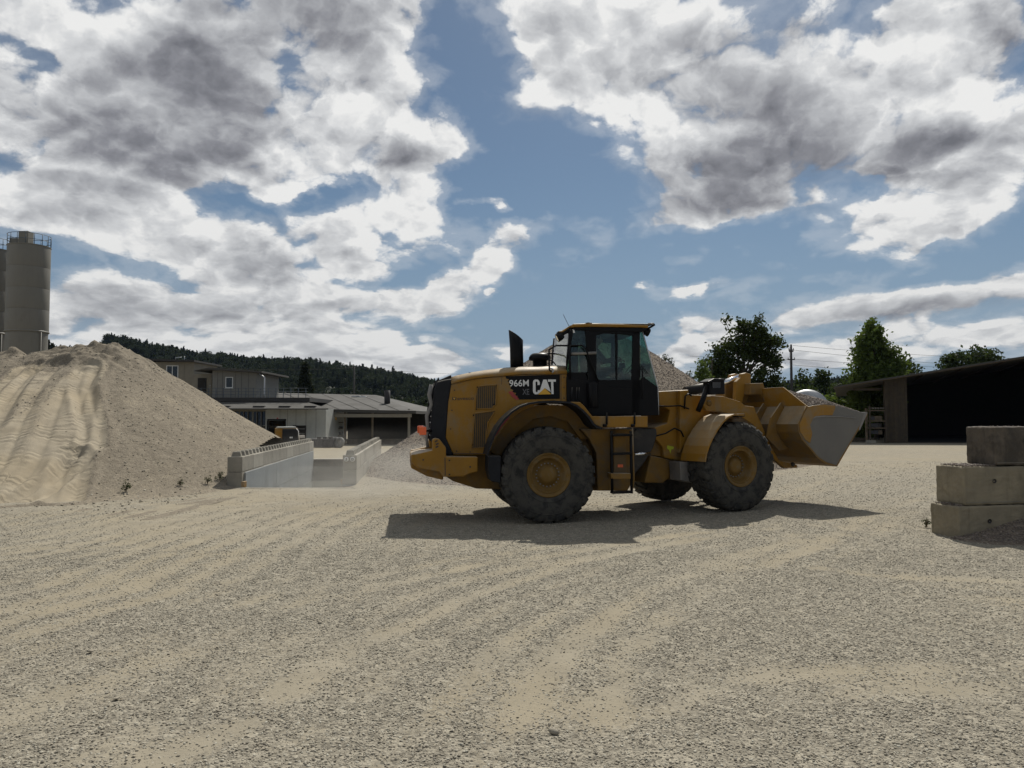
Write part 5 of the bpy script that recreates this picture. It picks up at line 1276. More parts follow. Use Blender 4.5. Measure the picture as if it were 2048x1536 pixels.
YT = 76.0
tw = empty('office_tower', (0, 0, 0)); tag(tw, 'grey beige flat-roofed office tower rising behind the sand heap', 'office building')
box_px(272, 724, 388, 800, YT, 6, GL).build('wall', M['plaster'], tw)
a = at(266, 724, YT)
MB().add([(X_(270, YT), YT - .7, Z_(726, YT)), (X_(300, YT), YT - .7, Z_(718.5, YT)), (X_(392, YT), YT - .7, Z_(721, YT)), (X_(392, YT), YT - .7, Z_(724.5, YT)), (X_(300, YT), YT - .7, Z_(722.5, YT)),
          (X_(270, YT), YT + 6.6, Z_(726, YT)), (X_(300, YT), YT + 6.6, Z_(718.5, YT)), (X_(392, YT), YT + 6.6, Z_(721, YT)), (X_(392, YT), YT + 6.6, Z_(724.5, YT)), (X_(300, YT), YT + 6.6, Z_(722.5, YT))],
         [(0, 4, 1), (1, 4, 3, 2), (5, 6, 9), (6, 7, 8, 9), (0, 1, 6, 5), (1, 2, 7, 6), (2, 3, 8, 7), (3, 4, 9, 8), (4, 0, 5, 9)]).build('roof', M['roof_edge'], tw)
window(tw, 331, 731, 355, 759, YT, (.5,), label='white two-pane window of the office tower')
MB().bb((X_(366, YT), YT - .03, Z_(800, YT)), (X_(367, YT), YT - .003, Z_(726, YT))).build('downpipe', M['plaster'], tw)
MB().tube([(X_(340, YT), YT + 1, Z_(720, YT)), (X_(340, YT), YT + 1, Z_(714, YT)), (X_(352, YT), YT + 1, Z_(713, YT))], .05, 6).tube([(X_(358, YT), YT + 1, Z_(720, YT)), (X_(358, YT), YT + 1, Z_(711, YT))], .04, 6).build('roof_aerial', M['galv'], tw)

YB = 73.0
bl = empty('office_block', (0, 0, 0)); tag(bl, 'low grey clad office block with small white window behind the terrace rail', 'office building')
box_px(424, 741, 513, 797, YB, 7, Z_(800, YB)).build('wall', M['plaster_grey'], bl)
box_px(384, 748, 423.8, 797, YB + 1.2, 5, Z_(800, YB)).build('recessed_wall', M['plaster'], bl)
MB().add([(X_(386, YB), YB - .2, Z_(742, YB)), (X_(424, YB), YB - .9, Z_(736, YB)), (X_(528, YB), YB - .9, Z_(743, YB)), (X_(528, YB), YB - .9, Z_(746.5, YB)), (X_(424, YB), YB - .9, Z_(740, YB)),
          (X_(386, YB), YB + 8, Z_(742, YB)), (X_(424, YB), YB + 8, Z_(736, YB)), (X_(528, YB), YB + 8, Z_(743, YB)), (X_(528, YB), YB + 8, Z_(746.5, YB)), (X_(424, YB), YB + 8, Z_(740, YB))],
         [(0, 4, 1), (1, 4, 3, 2), (5, 6, 9), (6, 7, 8, 9), (0, 1, 6, 5), (1, 2, 7, 6), (2, 3, 8, 7), (3, 4, 9, 8), (4, 0, 5, 9)]).build('roof', M['roof_grey'], bl)
window(bl, 450, 754, 465, 776, YB, (), label='small square white window of the office block')
dr = box_px(395, 756, 412, 785, YB + 1.12, .07).build('door', M['dark_inside'], bl); MB().bb((X_(409.5, YB), YB + 1.05, Z_(771, YB)), (X_(410.5, YB), YB + 1.11, Z_(769, YB))).build('handle', M['galv'], dr)
for px in (434, 444, 470, 482, 496): MB().bb((X_(px, YB) - .012, YB - .012, Z_(796, YB)), (X_(px, YB) + .012, YB - .002, Z_(742, YB))).build('cladding_joint', M['roof_grey'], bl)
MB().tube([(X_(522, YB), YB - .6, Z_(748, YB)), (X_(532, YB), YB - .6, Z_(756, YB)), (X_(532, YB), YB - .6, Z_(788, YB)), (X_(534, YB), YB - .6, Z_(799, YB))], .07, 8).build('rain_pipe', M['galv'], bl)

YS = 70.0     # workshop hall below
ws = empty('workshop', (0, 0, 0)); tag(ws, 'long low workshop with off-white sheet wall and large dark shopfront windows', 'workshop building')
MB().bb((X_(370, YS), YS + .3, Z_(803, YS)), (X_(617, YS), YS + 9.5, Z_(795, YS))).build('terrace_slab', M['roof_edge'], ws)
rz0, rz1 = Z_(816.5, YS - 2), Z_(804, YS + .3)
MB().add([(X_(395, YS), YS - 2.2, rz0), (X_(668, YS), YS - 2.2, rz0 - .02), (X_(612, YS), YS + .3, rz1), (X_(395, YS), YS + .3, rz1),
          (X_(395, YS), YS - 2.2, rz0 - .10), (X_(668, YS), YS - 2.2, rz0 - .12), (X_(612, YS), YS + .3, rz1 - .1), (X_(395, YS), YS + .3, rz1 - .1)],
         [(0, 1, 2, 3), (7, 6, 5, 4), (0, 4, 5, 1), (1, 5, 6, 2), (2, 6, 7, 3), (3, 7, 4, 0)]).build('lean_to_roof', M['roof_grey'], ws)
for px in (462, 530, 580, 630):
    MB().box((X_(px, YS), YS - 1.6, rz0 + .16), (1.0, .5, .12)).build('roof_panel', M['roof_edge'], ws)
box_px(400, 817.2, 449.9, 890, YS, 8, GL).build('wall', M['plaster_grey'], ws)
box_px(530.1, 817.2, 652, 890, YS, 8, GL).build('sheet_wall', M['white_sheet'], ws)
for px in (560, 575, 592, 612, 632): MB().bb((X_(px, YS) - .01, YS - .015, GL), (X_(px, YS) + .01, YS - .002, Z_(818, YS))).build('sheet_joint', M['roof_grey'], ws)
box_px(450, 817.2, 530, 822.9, YS, 8).build('lintel', M['plaster'], ws)
MB().bb((X_(450, YS), YS + 2.5, GL), (X_(530, YS), YS + 2.7, Z_(823, YS))).build('inner_wall', M['dark_inside'], ws)
z0, z1_ = Z_(874, YS), Z_(823.2, YS); n = 9
for i in range(n):
    xa, xb = X_(450 + 80 * i / n, YS), X_(450 + 80 * (i + 1) / n, YS)
    fr = MB().bb((xa + .01, YS + .02, z0), (xa + (.16 if i % 3 == 0 else .07), YS + .14, z1_)).bb((xa + .16, YS + .03, z0 + 1.0), (xb, YS + .12, z0 + 1.08)).build('window', M['wood' if i < 3 else 'plaster_grey'], ws)
    MB().bb((xa + .16, YS + .07, z0), (xb, YS + .09, z1_)).build('pane', M['glass_dark'], fr)
box_px(450, 874, 530, 890, YS, .3, GL).build('plinth', M['plaster_grey'], ws)
d_ = box_px(585, 851, 612, 889, YS - .06, .05, GL).build('door', M['dark_inside'], ws)
for k in range(4): MB().bb((X_(587, YS), YS - .08, GL + .3 + k * .42), (X_(610, YS), YS - .065, GL + .36 + k * .42)).build('door_bar', M['plaster_grey'], d_)
# terrace railing
rail = empty('terrace_railing', (0, 0, 0)); tag(rail, 'thin steel railing along the edge of the workshop terrace', 'railing')
YR = YS + .6
for px in range(386, 616, 15):
    MB().bb((X_(px, YR) - .025, YR - .025, Z_(795.5, YR)), (X_(px, YR) + .025, YR + .025, Z_(776.5, YR))).build('post', M['silo_rail'], rail)
for py in (776.5, 783, 789):
    MB().tube([(X_(370, YR), YR - .04, Z_(py, YR)), (X_(616, YR), YR - .04, Z_(py, YR))], .018, 6).build('rail', M['silo_rail'], rail)

# big open storage shed with the shallow grey roof
YE = 76.0
sh = empty('storage_shed', (0, 0, 0)); tag(sh, 'wide open storage shed with shallow grey roof and black interior', 'storage shed')
ev = [(X_(600, YE), YE - 3, Z_(817, YE - 3)), (at(832, 822.5, YE - 3).x, YE - 3, Z_(821.5, YE - 3))]
rg = [(at(515, 785, YE + 9).x, YE + 9, Z_(785, YE + 9)), (at(752, 790, YE + 9).x, YE + 9, Z_(790, YE + 9))]
hipr = at(832, 821, YE + 16)
th = .28
V = [ev[0], ev[1], rg[1], rg[0]]; V = V + [(x, y, z - th) for x, y, z in V]
MB().add(V, [(0, 1, 2, 3), (7, 6, 5, 4), (0, 4, 5, 1), (1, 5, 6, 2), (2, 6, 7, 3), (3, 7, 4, 0)]).build('roof', M['roof_grey'], sh)
V = [ev[1], (ev[1][0] + 1.5, YE + 20, ev[1][2]), rg[1]]; V = V + [(x, y, z - th) for x, y, z in V]
MB().add(V, [(0, 1, 2), (5, 4, 3), (0, 3, 4, 1), (1, 4, 5, 2), (2, 5, 3, 0)]).build('roof', M['roof_grey'], sh)
for t in (.22, .38, .54, .70, .86):    # sheet joints down the slope
    a = Vector(ev[0]).lerp(Vector(ev[1]), t); b = Vector(rg[0]).lerp(Vector(rg[1]), t)
    MB().tube([a + Vector((0, 0, .02)), b + Vector((0, 0, .02))], .018, 4).build('roof_joint', M['roof_grey'], sh)
MB().bb((X_(640, YE), YE - 2.9, ev[1][2] - .62), (X_(829, YE - 3) - .3, YE - 2.75, ev[1][2] - .29)).build('fascia', M['plaster'], sh)
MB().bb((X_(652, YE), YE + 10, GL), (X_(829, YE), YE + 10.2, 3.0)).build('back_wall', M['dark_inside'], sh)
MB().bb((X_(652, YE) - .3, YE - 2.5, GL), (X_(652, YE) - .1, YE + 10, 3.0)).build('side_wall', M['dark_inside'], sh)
for px in (818, 745, 690):
    MB().box((X_(px, YE - 2.4), YE - 2.4, (GL + 3.0) / 2 - .1), (.22 if px > 800 else .16, .2, 3.0 - GL - .2)).build('post', M['plaster' if px > 800 else 'wood'], sh)
MB().bb((X_(700, YE), YE - 1.5, GL), (X_(820, YE), YE - 1.2, GL + .55)).build('low_wall', M['concrete_dark'], sh)
MB().box((X_(678, YE), YE - 2.2, Z_(835.5, YE)), (.5, .06, .42)).build('notice_board', M['yellow_print'], sh)
ch = MB().tube([(at(774.5, 812, YE + 2).x, YE + 2, Z_(815, YE + 2)), (at(774.5, 781, YE + 2).x, YE + 2, Z_(781, YE + 2))], .30, 12).build('flue', M['roof_edge'], sh)
MB().bb((at(762, 812, YE + 2).x, YE + 1.6, Z_(813.5, YE + 2)), (at(778, 812, YE + 2).x, YE + 2.4, Z_(812, YE + 2))).build('flue_base', M['roof_edge'], ch)
for px, py in ((712, 793), (724, 794)):
    q = at(px, py, YE + 7); MB().box((q.x, q.y, q.z + .03), (.9, .5, .12)).build('skylight', M['white_print'], sh)
# stacked goods on racks in the shed
rk = empty('storage_rack', (0, 0, 0)); tag(rk, 'dark storage rack loaded with boxes inside the open shed', 'rack')
xr0, xr1 = X_(654, YE - 1), X_(688, YE - 1)
for z in (0.2, .85, 1.5, 2.1): MB().bb((xr0, YE - 1, GL + z), (xr1, YE, GL + z + .06)).build('shelf', M['wood'], rk)
for x in (xr0, (xr0 + xr1) / 2, xr1): MB().bb((x - .04, YE - 1.05, GL), (x + .04, YE - .95, GL + 2.9)).build('upright', M['galv'], rk)
for z in (.26, .91, 1.56):
    for _ in range(6):
        w_ = random.uniform(.15, .3); x = random.uniform(xr0 + .2, xr1 - .2)
        MB().box((x, YE - .5, GL + z + w_ / 2), (w_ * 1.4, .5, w_)).build('stored_box', M[random.choice(['concrete', 'wood', 'plaster_grey', 'tarp'])], rk)

# skip and old tyres in front of the shed
YK = 66.0
sk = empty('steel_skip', (0, 0, 0)); tag(sk, 'long low dark steel skip parked at the end of the block wall', 'skip')
zt = Z_(878, YK)
x0, x1 = X_(622, YK), X_(664, YK)
zb = float(gh(x0, YK))
MB().add([(x0 + .15, YK, zb + .05), (x1, YK, zb + .05), (x1, YK + 1.4, zb + .05), (x0 + .15, YK + 1.4, zb + .05), (x0, YK - .1, zt), (x1 + .1, YK - .1, zt), (x1 + .1, YK + 1.5, zt), (x0, YK + 1.5, zt)],
         [(3, 2, 1, 0), (0, 1, 5, 4), (1, 2, 6, 5), (2, 3, 7, 6), (3, 0, 4, 7), (4, 5, 6, 7)]).build('body', M['tarp'], sk)
for k in range(5): MB().box((x0 + .3 + k * (x1 - x0 - .3) / 5, YK - .09, (zb + zt) / 2), (.07, .08, zt - zb - .1)).build('rib', M['tarp'], sk)
for k in range(3): MB().box((x0 + .6 + k * .5, YK + .5, zt + .05), (.3, .3, .22)).build('lump', M['darksteel'], sk)
tyre_s = MB().lathe([(.24, -.13), (.30, -.17), (.46, -.16), (.50, -.10), (.50, .10), (.46, .16), (.30, .17), (.24, .13), (.24, -.13)], (0, 0, 0), 28, 'Y').mesh('old_tyre'); tyre_s.materials.append(M['old_rubber'])
labs = ['rightmost old grey tyre, leaning upright beside the shed front', 'second old tyre from the right in the leaning row', 'third old tyre from the right in the leaning row', 'leftmost old tyre, nearest the dark skip']
for k, px in enumerate((680, 672, 665, 659)):
    o = link('old_tyre', tyre_s, None); rr_ = .5 * (1 - .05 * k); x = X_(px, YK + .3 + k * .3)
    o.location = (x, YK + .3 + k * .34, float(gh(x, YK)) + .44); o.scale = (.92,) * 3; o.rotation_euler = (R(-12), 0, R(-28)); tag(o, labs[k], 'tyre', 'old tyres leaning in a row')

# ------------------------------------------------------------------ silos
def silo(px0, px1, top, Y, name_label, ring_py, hut=True):
    Yc = Y + 2; x0, x1 = at(px0, 600, Yc).x, at(px1, 600, Yc).x; r = (x1 - x0) / 2 * .985; cx_ = (x0 + x1) / 2
    s = empty('cement_silo', (cx_, Yc, GL)); tag(s, name_label, 'silo', 'cement silos behind the sand heap')
    zt = at(px0, top, Yc).z - GL; zr = at(px0, ring_py, Yc).z - GL
    MB().lathe([(r * .97, 0), (r * .97, zr - .1)], n=48).build('skirt', M['silo'], s)
    MB().lathe([(r, zr - .1), (r * 1.03, zr - .06), (r * 1.03, zr + .04), (r, zr + .08)], n=48).build('ring_beam', M['silo'], s)
    nb = 4
    for k in range(nb):      # shell courses, each standing a little proud at its seam
        a, b = zr + .08 + (zt - zr - .08) * k / nb, zr + .08 + (zt - zr - .08) * (k + 1) / nb - .012
        MB().lathe([(r - .004, a), (r, a + .02), (r, b - .02), (r - .004, b)], n=56).build('shell_course', M['silo'], s)
    MB().lathe([(r, zt - .02), (r * 1.02, zt), (r * 1.02, zt + .08), (0, zt + .30)], n=48, smooth=False).build('top_deck', M['silo'], s)
    nP = 16
    for k in range(nP):
        a = 2 * math.pi * k / nP; MB().tube([(r * 1.0 * math.cos(a), r * math.sin(a), zt), (r * math.cos(a), r * math.sin(a), zt + 1.1)], .03, 5).build('guard_post', M['silo_rail'], s)
    for zz in (zt + .55, zt + 1.1):
        MB().tube([(r * math.cos(a), r * math.sin(a), zz) for a in np.linspace(0, 2 * math.pi, 41)], .028, 5, False).build('guard_rail', M['silo_rail'], s)
    if hut:
        MB().box((.05, -.6, zt + .75), (r * .50, r * .5, 1.25)).build('filter_house', M['silo'], s, bevel=.03)
        MB().box((-r * .55, -.5, zt + .45), (r * .4, r * .4, .55)).build('hatch_box', M['silo'], s, bevel=.03)
    MB().tube([(r * .96, -r * .34, 0), (r * .96, -r * .34, zr - .1)], .05, 6).build('feed_pipe', M['silo'], s)
    return s
silo(17, 94, 495, 72, 'right and taller grey cement silo with railed top, wholly in view', 664)
silo(-62, 16, 503, 75, 'left grey cement silo, mostly cut off by the picture edge', 668)

# ------------------------------------------------------------------ second, smaller loader seen from behind
def small_loader():
    Y = 58.0; g = float(gh(X_(575, Y), Y)); k = Y / FPX      # metres per pixel there
    root = empty('compact_loader', (X_(577, Y), Y, g), R(20)); tag(root, 'smaller yellow wheel loader parked behind the block wall, seen from behind', 'wheel loader')
    zz = lambda py: Z_(py, Y) - g
    xx = lambda px: (px - 577) * k
    def bx(name, px0, py0, px1, py1, y0, y1, mat, bev=.02, parent=root):
        return MB().bb((xx(px0), y0, zz(py1)), (xx(px1), y1, zz(py0))).build(name, M[mat], parent, bevel=bev)
    bx('engine_cover', 553, 856, 595, 887, .05, 1.7, 'yellow', .05)
    bx('rear_grille', 565.5, 857.5, 595.5, 884, -.12, .045, 'charcoal', .04)
    bx('cover_top', 556, 853.5, 592, 856.2, .0, 1.7, 'white_sheet', .04)
    text_p = MB()
    for i, (a, b) in enumerate(((579.5, 582), (582.8, 585))): text_p.bb((xx(a), -.128, zz(876.5)), (xx(b), -.121, zz(873.5)))
    text_p.build('rear_lettering', M['white_print'], root)
    MB().tube([(xx(592), -.1, zz(857)), (xx(596), -.16, zz(862)), (xx(598), -.16, zz(880))], .03, 6).build('grab_rail', M['white_print'], root)
    bx('counterweight', 560, 884.5, 600, 893, -.25, .8, 'yellow_dirty', .05)
    bx('tail_lamp', 600, 880.5, 604, 883.5, -.24, -.14, 'orange', .01); bx('tail_lamp', 555, 880.5, 558, 883.5, -.24, -.14, 'orange', .01)
    # cab
    bx('cab_roof', 539.0, 837.5, 575.5, 841, 1.5, 3.1, 'black', .03)
    for a, b in ((540, 1.6), (574, 1.6), (540, 3.0), (574, 3.0)): bx('cab_pillar', a - 1, 841, a + 1, 864, b - .05, b + .05, 'black', 0)
    bx('cab_body', 540.0, 860, 574.0, 880, 1.55, 3.05, 'black', .02)
    bx('window_pane', 541.2, 841.2, 573.0, 860, 1.62, 1.64, 'glass_dark', 0); bx('window_pane', 541.2, 841.2, 573.0, 860, 2.98, 3.0, 'glass', 0)
    bx('operator_seat', 553.0, 850, 562.0, 862, 2.2, 2.5, 'black', .03)
    bx('warning_beacon', 557.0, 835, 560.5, 838, 2.0, 2.2, 'red_print', .01)
    bx('front_body', 560, 864, 585, 884, 3.1, 4.8, 'yellow_dirty', .04)
    for px, y in ((536, .9), (606, .9), (540, 3.9), (606, 3.9)):
        w = MB().lathe([(.12, -.16), (.30, -.18), (.50, -.16), (.56, -.08), (.56, .08), (.50, .16), (.30, .18), (.12, .16)], (0, 0, 0), 24, 'X').build('tyre', M['rubber'], root)
        w.location = (xx(px), y, .54)
        MB().lathe([(0, -.10), (.16, -.12), (.26, -.17), (.30, -.18)], (0, 0, 0), 20, 'X').build('rim', M['yellow_rim'], w)
    for px, y in ((538, .9), (604, .9)):
        m = MB(); ps = [(.9 + .68 * math.cos(a), .54 + .68 * math.sin(a)) for a in np.linspace(.3, math.pi - .1, 9)]
        V = [(xx(px) + s_ * .24, yy, z) for yy, z in ps for s_ in (-1, 1)]
        m.add(V, [(2 * i, 2 * i + 2, 2 * i + 3, 2 * i + 1) for i in range(8)]); o = m.build('mudguard', M['charcoal'], root); o.modifiers.new('s', 'SOLIDIFY').thickness = .03
small_loader()

# ------------------------------------------------------------------ open barn on the right
YA = 60.0
M['barn_wood'] = surf('dark_weathered_planks', (0.050, 0.038, 0.024), 0.9, var=0.3, vscale=3, dirt=(0.03, 0.025, 0.02), dirt_amt=0.3, streak=0.6)
bn = empty('open_barn', (0, 0, 0)); tag(bn, 'large open-fronted timber barn with black interior and long sloping roof edge', 'barn')
e0, e1 = at(1668, 772.5, YA - 1.2), at(2260, 678.5, YA - 1.2)
sl = (e1.z - e0.z) / (e1.x - e0.x); dep = 24
V = []
for (x, z) in ((e0.x, e0.z), (e1.x, e1.z)):
    for y in (YA - 1.2, YA + dep): xs_ = x + (.43 * (dep + 1.2) if y > YA else 0); V += [(xs_, y, z), (xs_, y, z - .12)]
MB().add(V, [(0, 4, 6, 2), (1, 3, 7, 5), (0, 1, 5, 4), (2, 6, 7, 3), (0, 2, 3, 1), (4, 5, 7, 6)]).build('roof', M['roof_grey'], bn)
rzx = lambda x: e0.z + sl * (x - e0.x) - .12
MB().add([(e0.x + .1, YA - 1.0, rzx(e0.x + .1) - .06), (e1.x, YA - 1.0, rzx(e1.x) - .06), (e1.x, YA - 1.0, rzx(e1.x) - .002), (e0.x + .1, YA - 1.0, rzx(e0.x + .1) - .002),
          (e0.x + .1, YA - .85, rzx(e0.x + .1) - .06), (e1.x, YA - .85, rzx(e1.x) - .06), (e1.x, YA - .85, rzx(e1.x) - .002), (e0.x + .1, YA - .85, rzx(e0.x + .1) - .002)],
         [(0, 1, 2, 3), (4, 7, 6, 5), (0, 4, 5, 1), (3, 2, 6, 7), (0, 3, 7, 4), (1, 5, 6, 2)]).build('edge_beam', M['wood'], bn)
xp = X_(1772, YA)
MB().bb((xp - .12, YA - .12, 0), (xp + .12, YA + .12, rzx(xp - .12) - .01)).build('post', M['barn_wood'], bn, bevel=.01)
xw = X_(1812, YA); n = 9
for i in range(n):
    a = xp + .125 + (xw - xp) * i / n; b = xp + .125 + (xw - xp) * (i + 1) / n - .012
    o = MB().bb((a, YA - .02 + random.uniform(-.01, .01), .02), (b, YA + .03, rzx(a) - .01)).build('plank', M['barn_wood'], bn)
# side, back and far walls; the near side wall runs back along its bay
ru = lambda x, y: rzx(x - .43 * (y - YA + 1.2)) - .015      # underside of the roof at a point
def slabwall(x0, y0, x1, y1, name, mat):
    t = .12; V = []
    for x, y in ((x0, y0), (x1, y1)):
        V += [(x, y, 0), (x + t, y, 0), (x, y, ru(x, y)), (x + t, y, ru(x + t, y))]
    MB().add(V, [(0, 2, 3, 1), (4, 5, 7, 6), (0, 4, 6, 2), (1, 3, 7, 5), (0, 1, 5, 4), (2, 6, 7, 3)]).build(name, M[mat], bn)
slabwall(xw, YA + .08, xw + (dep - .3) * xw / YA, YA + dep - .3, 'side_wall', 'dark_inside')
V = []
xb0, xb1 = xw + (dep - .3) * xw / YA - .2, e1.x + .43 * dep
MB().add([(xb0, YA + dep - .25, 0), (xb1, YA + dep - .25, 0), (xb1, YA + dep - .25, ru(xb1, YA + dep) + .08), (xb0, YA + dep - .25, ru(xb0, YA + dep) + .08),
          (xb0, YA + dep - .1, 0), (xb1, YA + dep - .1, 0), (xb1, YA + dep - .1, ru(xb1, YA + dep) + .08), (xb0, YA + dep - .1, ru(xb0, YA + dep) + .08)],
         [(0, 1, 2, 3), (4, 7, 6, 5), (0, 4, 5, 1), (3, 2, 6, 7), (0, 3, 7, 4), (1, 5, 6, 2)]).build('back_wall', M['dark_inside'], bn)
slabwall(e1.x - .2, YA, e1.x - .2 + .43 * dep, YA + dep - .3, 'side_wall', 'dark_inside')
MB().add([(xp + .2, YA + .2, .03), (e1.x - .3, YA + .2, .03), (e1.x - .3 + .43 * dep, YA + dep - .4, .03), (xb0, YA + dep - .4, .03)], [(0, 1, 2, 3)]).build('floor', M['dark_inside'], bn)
for k in range(7):
    x = xp + 3 + k * 3.2; MB().tube([(x, YA + .1, rzx(x) - .12), (x + .43 * dep, YA + dep - .5, ru(x + .43 * dep, YA + dep - .5) - .1)], .09, 4).build('rafter', M['barn_wood'], bn)
MB().bb((e0.x + 2.2, YA + .3, rzx(e0.x + 2.2) - .5), (xp - .15, YA + .45, rzx(e0.x + 2.2) - .30)).build('tie_beam', M['barn_wood'], bn)
MB().bb((X_(1733, YA) + .0, YA + .1, 0), (X_(1733, YA) + .14, YA + .24, 2.7)).build('post', M['wood'], bn)
# rack beside it
rk = empty('timber_rack', (0, 0, 0)); tag(rk, 'pale framed rack with dark goods under the barn roof overhang', 'rack')
xa, xb = X_(1736, YA), X_(1768, YA)
for x in (xa, xb): MB().bb((x - .05, YA - .35, 0), (x + .05, YA - .25, Z_(812, YA))).build('upright', M['barn_wood'], rk)
for py in (821, 842, 856): MB().bb((xa + .05, YA - .33, Z_(py + 1, YA)), (xb - .05, YA + .5, Z_(py - .8, YA))).build('shelf', M['wood'], rk)
for py in (842, 856, 870):
    for k in range(3):
        x = xa + .25 + k * (xb - xa - .4) / 3 + random.uniform(0, .1); MB().box((x, YA + .1, Z_(py - 1, YA) + .18), (.3, .4, random.uniform(.2, .36))).build('stored_box', M[random.choice(['tarp', 'darksteel', 'wood'])], rk)
for k in range(6): MB().box((xa + .1 + k * (xb - xa - .2) / 5, YA - .1, Z_(817, YA) + .02), (.09, .2, .12)).build('clamp', M['concrete'], rk)
MB().bb((X_(1728, YA), YA - .6, .005), (X_(1744, YA), YA - .2, .22)).build('footing', M['concrete_pale'], rk)
MB().bb((X_(1700, YA), YA + 3, .0), (X_(1772, YA), YA + 3.3, .3)).build('kerb', M['concrete_dark'], rk)

# silver tank behind the bucket
tk = empty('silver_tank', (at(1612, 790, 44).x, 44, 0)); tag(tk, 'shiny ribbed silver tank showing over the gravel in the bucket', 'tank')
zt = Z_(781, 44); r = 1.15
MB().lathe([(0, -1.6), (r * .8, -1.6), (r, -1.45)] + [(r + (.015 if k % 2 else 0), -1.4 + k * .14) for k in range(20)] + [(r, 1.4), (r * .8, 1.55), (0, 1.6)], (0, 0, zt - r), 40, 'X').build('shell', M['galv'], tk)
MB().lathe([(r + .02, 1.3), (r + .06, 1.32), (r + .06, 1.44), (r + .02, 1.46)], (0, 0, zt - r), 40, 'X').build('end_ring', M['black'], tk)
MB().bb((-1.1, -.7, 0), (-.8, .7, zt - 1.75)).build('leg', M['steel'], tk); MB().bb((.8, -.7, 0), (1.1, .7, zt - 1.75)).build('leg', M['steel'], tk)
tk.rotation_euler = (0, 0, R(72))
# ================================================================== vegetation and the hills
def leaf_cloud(centres, per, spread, size, rng, up=0.35):
    """leaf-sized quads gathered round clump centres"""
    C = np.repeat(np.asarray(centres), per, 0); n = len(C)
    P = C + rng.normal(0, 1, (n, 3)) * np.repeat(np.broadcast_to(np.asarray(spread, float), (len(centres),)), per)[:, None] * np.array([1, 1, .75])
    a = rng.normal(0, 1, (n, 3)); a[:, 2] += up * 0; a /= np.linalg.norm(a, axis=1)[:, None]
    b = rng.normal(0, 1, (n, 3)); b -= a * (a * b).sum(1)[:, None]; b /= np.linalg.norm(b, axis=1)[:, None]
    s = (size * (0.6 + 0.8 * rng.random(n)))[:, None]
    V = np.stack([P - a * s * .5, P + b * s * .28, P + a * s * .55, P - b * s * .28], 1).reshape(-1, 3)
    return V, np.arange(4 * n).reshape(-1, 4)
def lobes_points(lobes, n, rng):
    """clump centres spread through ellipsoid lobes, denser towards the outside"""
    w = np.array([l[3] * l[4] * l[5] for l in lobes]) ** .8; w /= w.sum(); out = []
    for l, k in zip(lobes, rng.multinomial(n, w)):
        d = rng.normal(0, 1, (k, 3)); d /= np.linalg.norm(d, axis=1)[:, None]; r = rng.random(k) ** (1 / 2.6)
        out.append(np.array(l[:3]) + d * r[:, None] * np.array(l[3:6]))
    return np.concatenate(out)
def tree(name, loc, lobes, nclump, per, spread, size, mat, label, cat, group=None, trunk_r=.18, seed=1, base_h=None):
    rng = np.random.default_rng(seed); root = empty(name, loc); tag(root, label, cat, group)
    Cc = lobes_points(lobes, nclump, rng); k = Cc[:, 2] > .15; Cc = Cc[k]
    V, F = leaf_cloud(Cc, per, spread, size, rng); link('crown', fast_mesh('crown', V, F), M[mat], root)
    top = max(l[2] + l[5] * .4 for l in lobes); m = MB()
    m.tube([(0, 0, -.1), (.05, .03, top * .3), (-.05, .05, top * .6), (0, 0, top)], [trunk_r, trunk_r * .75, trunk_r * .45, .03], 8)
    m.build('trunk', M['bark'], root)
    for l in lobes:
        z0 = max(.8, min(l[2] - l[5] * .8, top * .7)); m = MB()
        e = Vector((l[0], l[1], l[2])); s_ = Vector((0, 0, z0 * .75)); m.tube([s_, s_.lerp(e, .5) + Vector((0, 0, .2)), e + Vector((0, 0, l[5] * .4))], [trunk_r * .4, trunk_r * .25, .02], 6)
        m.build('limb', M['bark'], root)
    return root
def tl(px0, py0, px1, py1, Y, X0):   # a lobe from the rectangle it fills in the view
    a, b = at(px0, py1, Y), at(px1, py0, Y); rx = (b.x - a.x) / 2; rz = (b.z - a.z) / 2
    return ((a.x + b.x) / 2 - X0, random.uniform(-.3, .3) * rx, (a.z + b.z) / 2, rx, rx * .9, rz)
Y = 72; X0 = at(1490, 800, Y).x
tree('broadleaf_tree', (X0, Y, 0), [tl(*q, Y, X0) for q in [(1442, 634, 1462, 672), (1440, 665, 1500, 740), (1472, 630, 1500, 690), (1498, 628, 1532, 690), (1490, 660, 1552, 750), (1530, 660, 1550, 700), (1535, 690, 1563, 745),
     (1410, 698, 1462, 780), (1408, 725, 1500, 830), (1425, 690, 1455, 735), (1490, 740, 1565, 830), (1538, 672, 1562, 700), (1540, 745, 1567, 800)]], 560, 32, .28, .30, 'leaf_dark',
     'tall dark spreading broadleaf tree behind the loader bucket arms', 'tree', trunk_r=.28, seed=3)
Y = 66; X0 = at(1425, 800, Y).x
tree('willow_shrub', (X0, Y, 0), [tl(*q, Y, X0) for q in [(1394, 720, 1414, 765), (1390, 735, 1425, 800), (1404, 710, 1412, 735)]], 60, 18, .2, .24, 'leaf_mid',
     'pale feathery shrub at the left foot of the tall dark tree', 'shrub', trunk_r=.1, seed=5)
Y = 70; X0 = at(1752, 800, Y).x
tree('broadleaf_tree', (X0, Y, 0), [tl(*q, Y, X0) for q in [(1732, 638, 1762, 680), (1720, 655, 1772, 700), (1708, 675, 1745, 730), (1745, 680, 1785, 735), (1706, 705, 1790, 770), (1776, 680, 1802, 730), (1778, 700, 1812, 760), (1704, 740, 1800, 830), (1700, 780, 1770, 860)]], 560, 26, .30, .34, 'leaf_mid',
     'bright green upright tree rising over the left end of the barn roof', 'tree', trunk_r=.24, seed=8)
Y = 104; X0 = at(1940, 760, Y).x
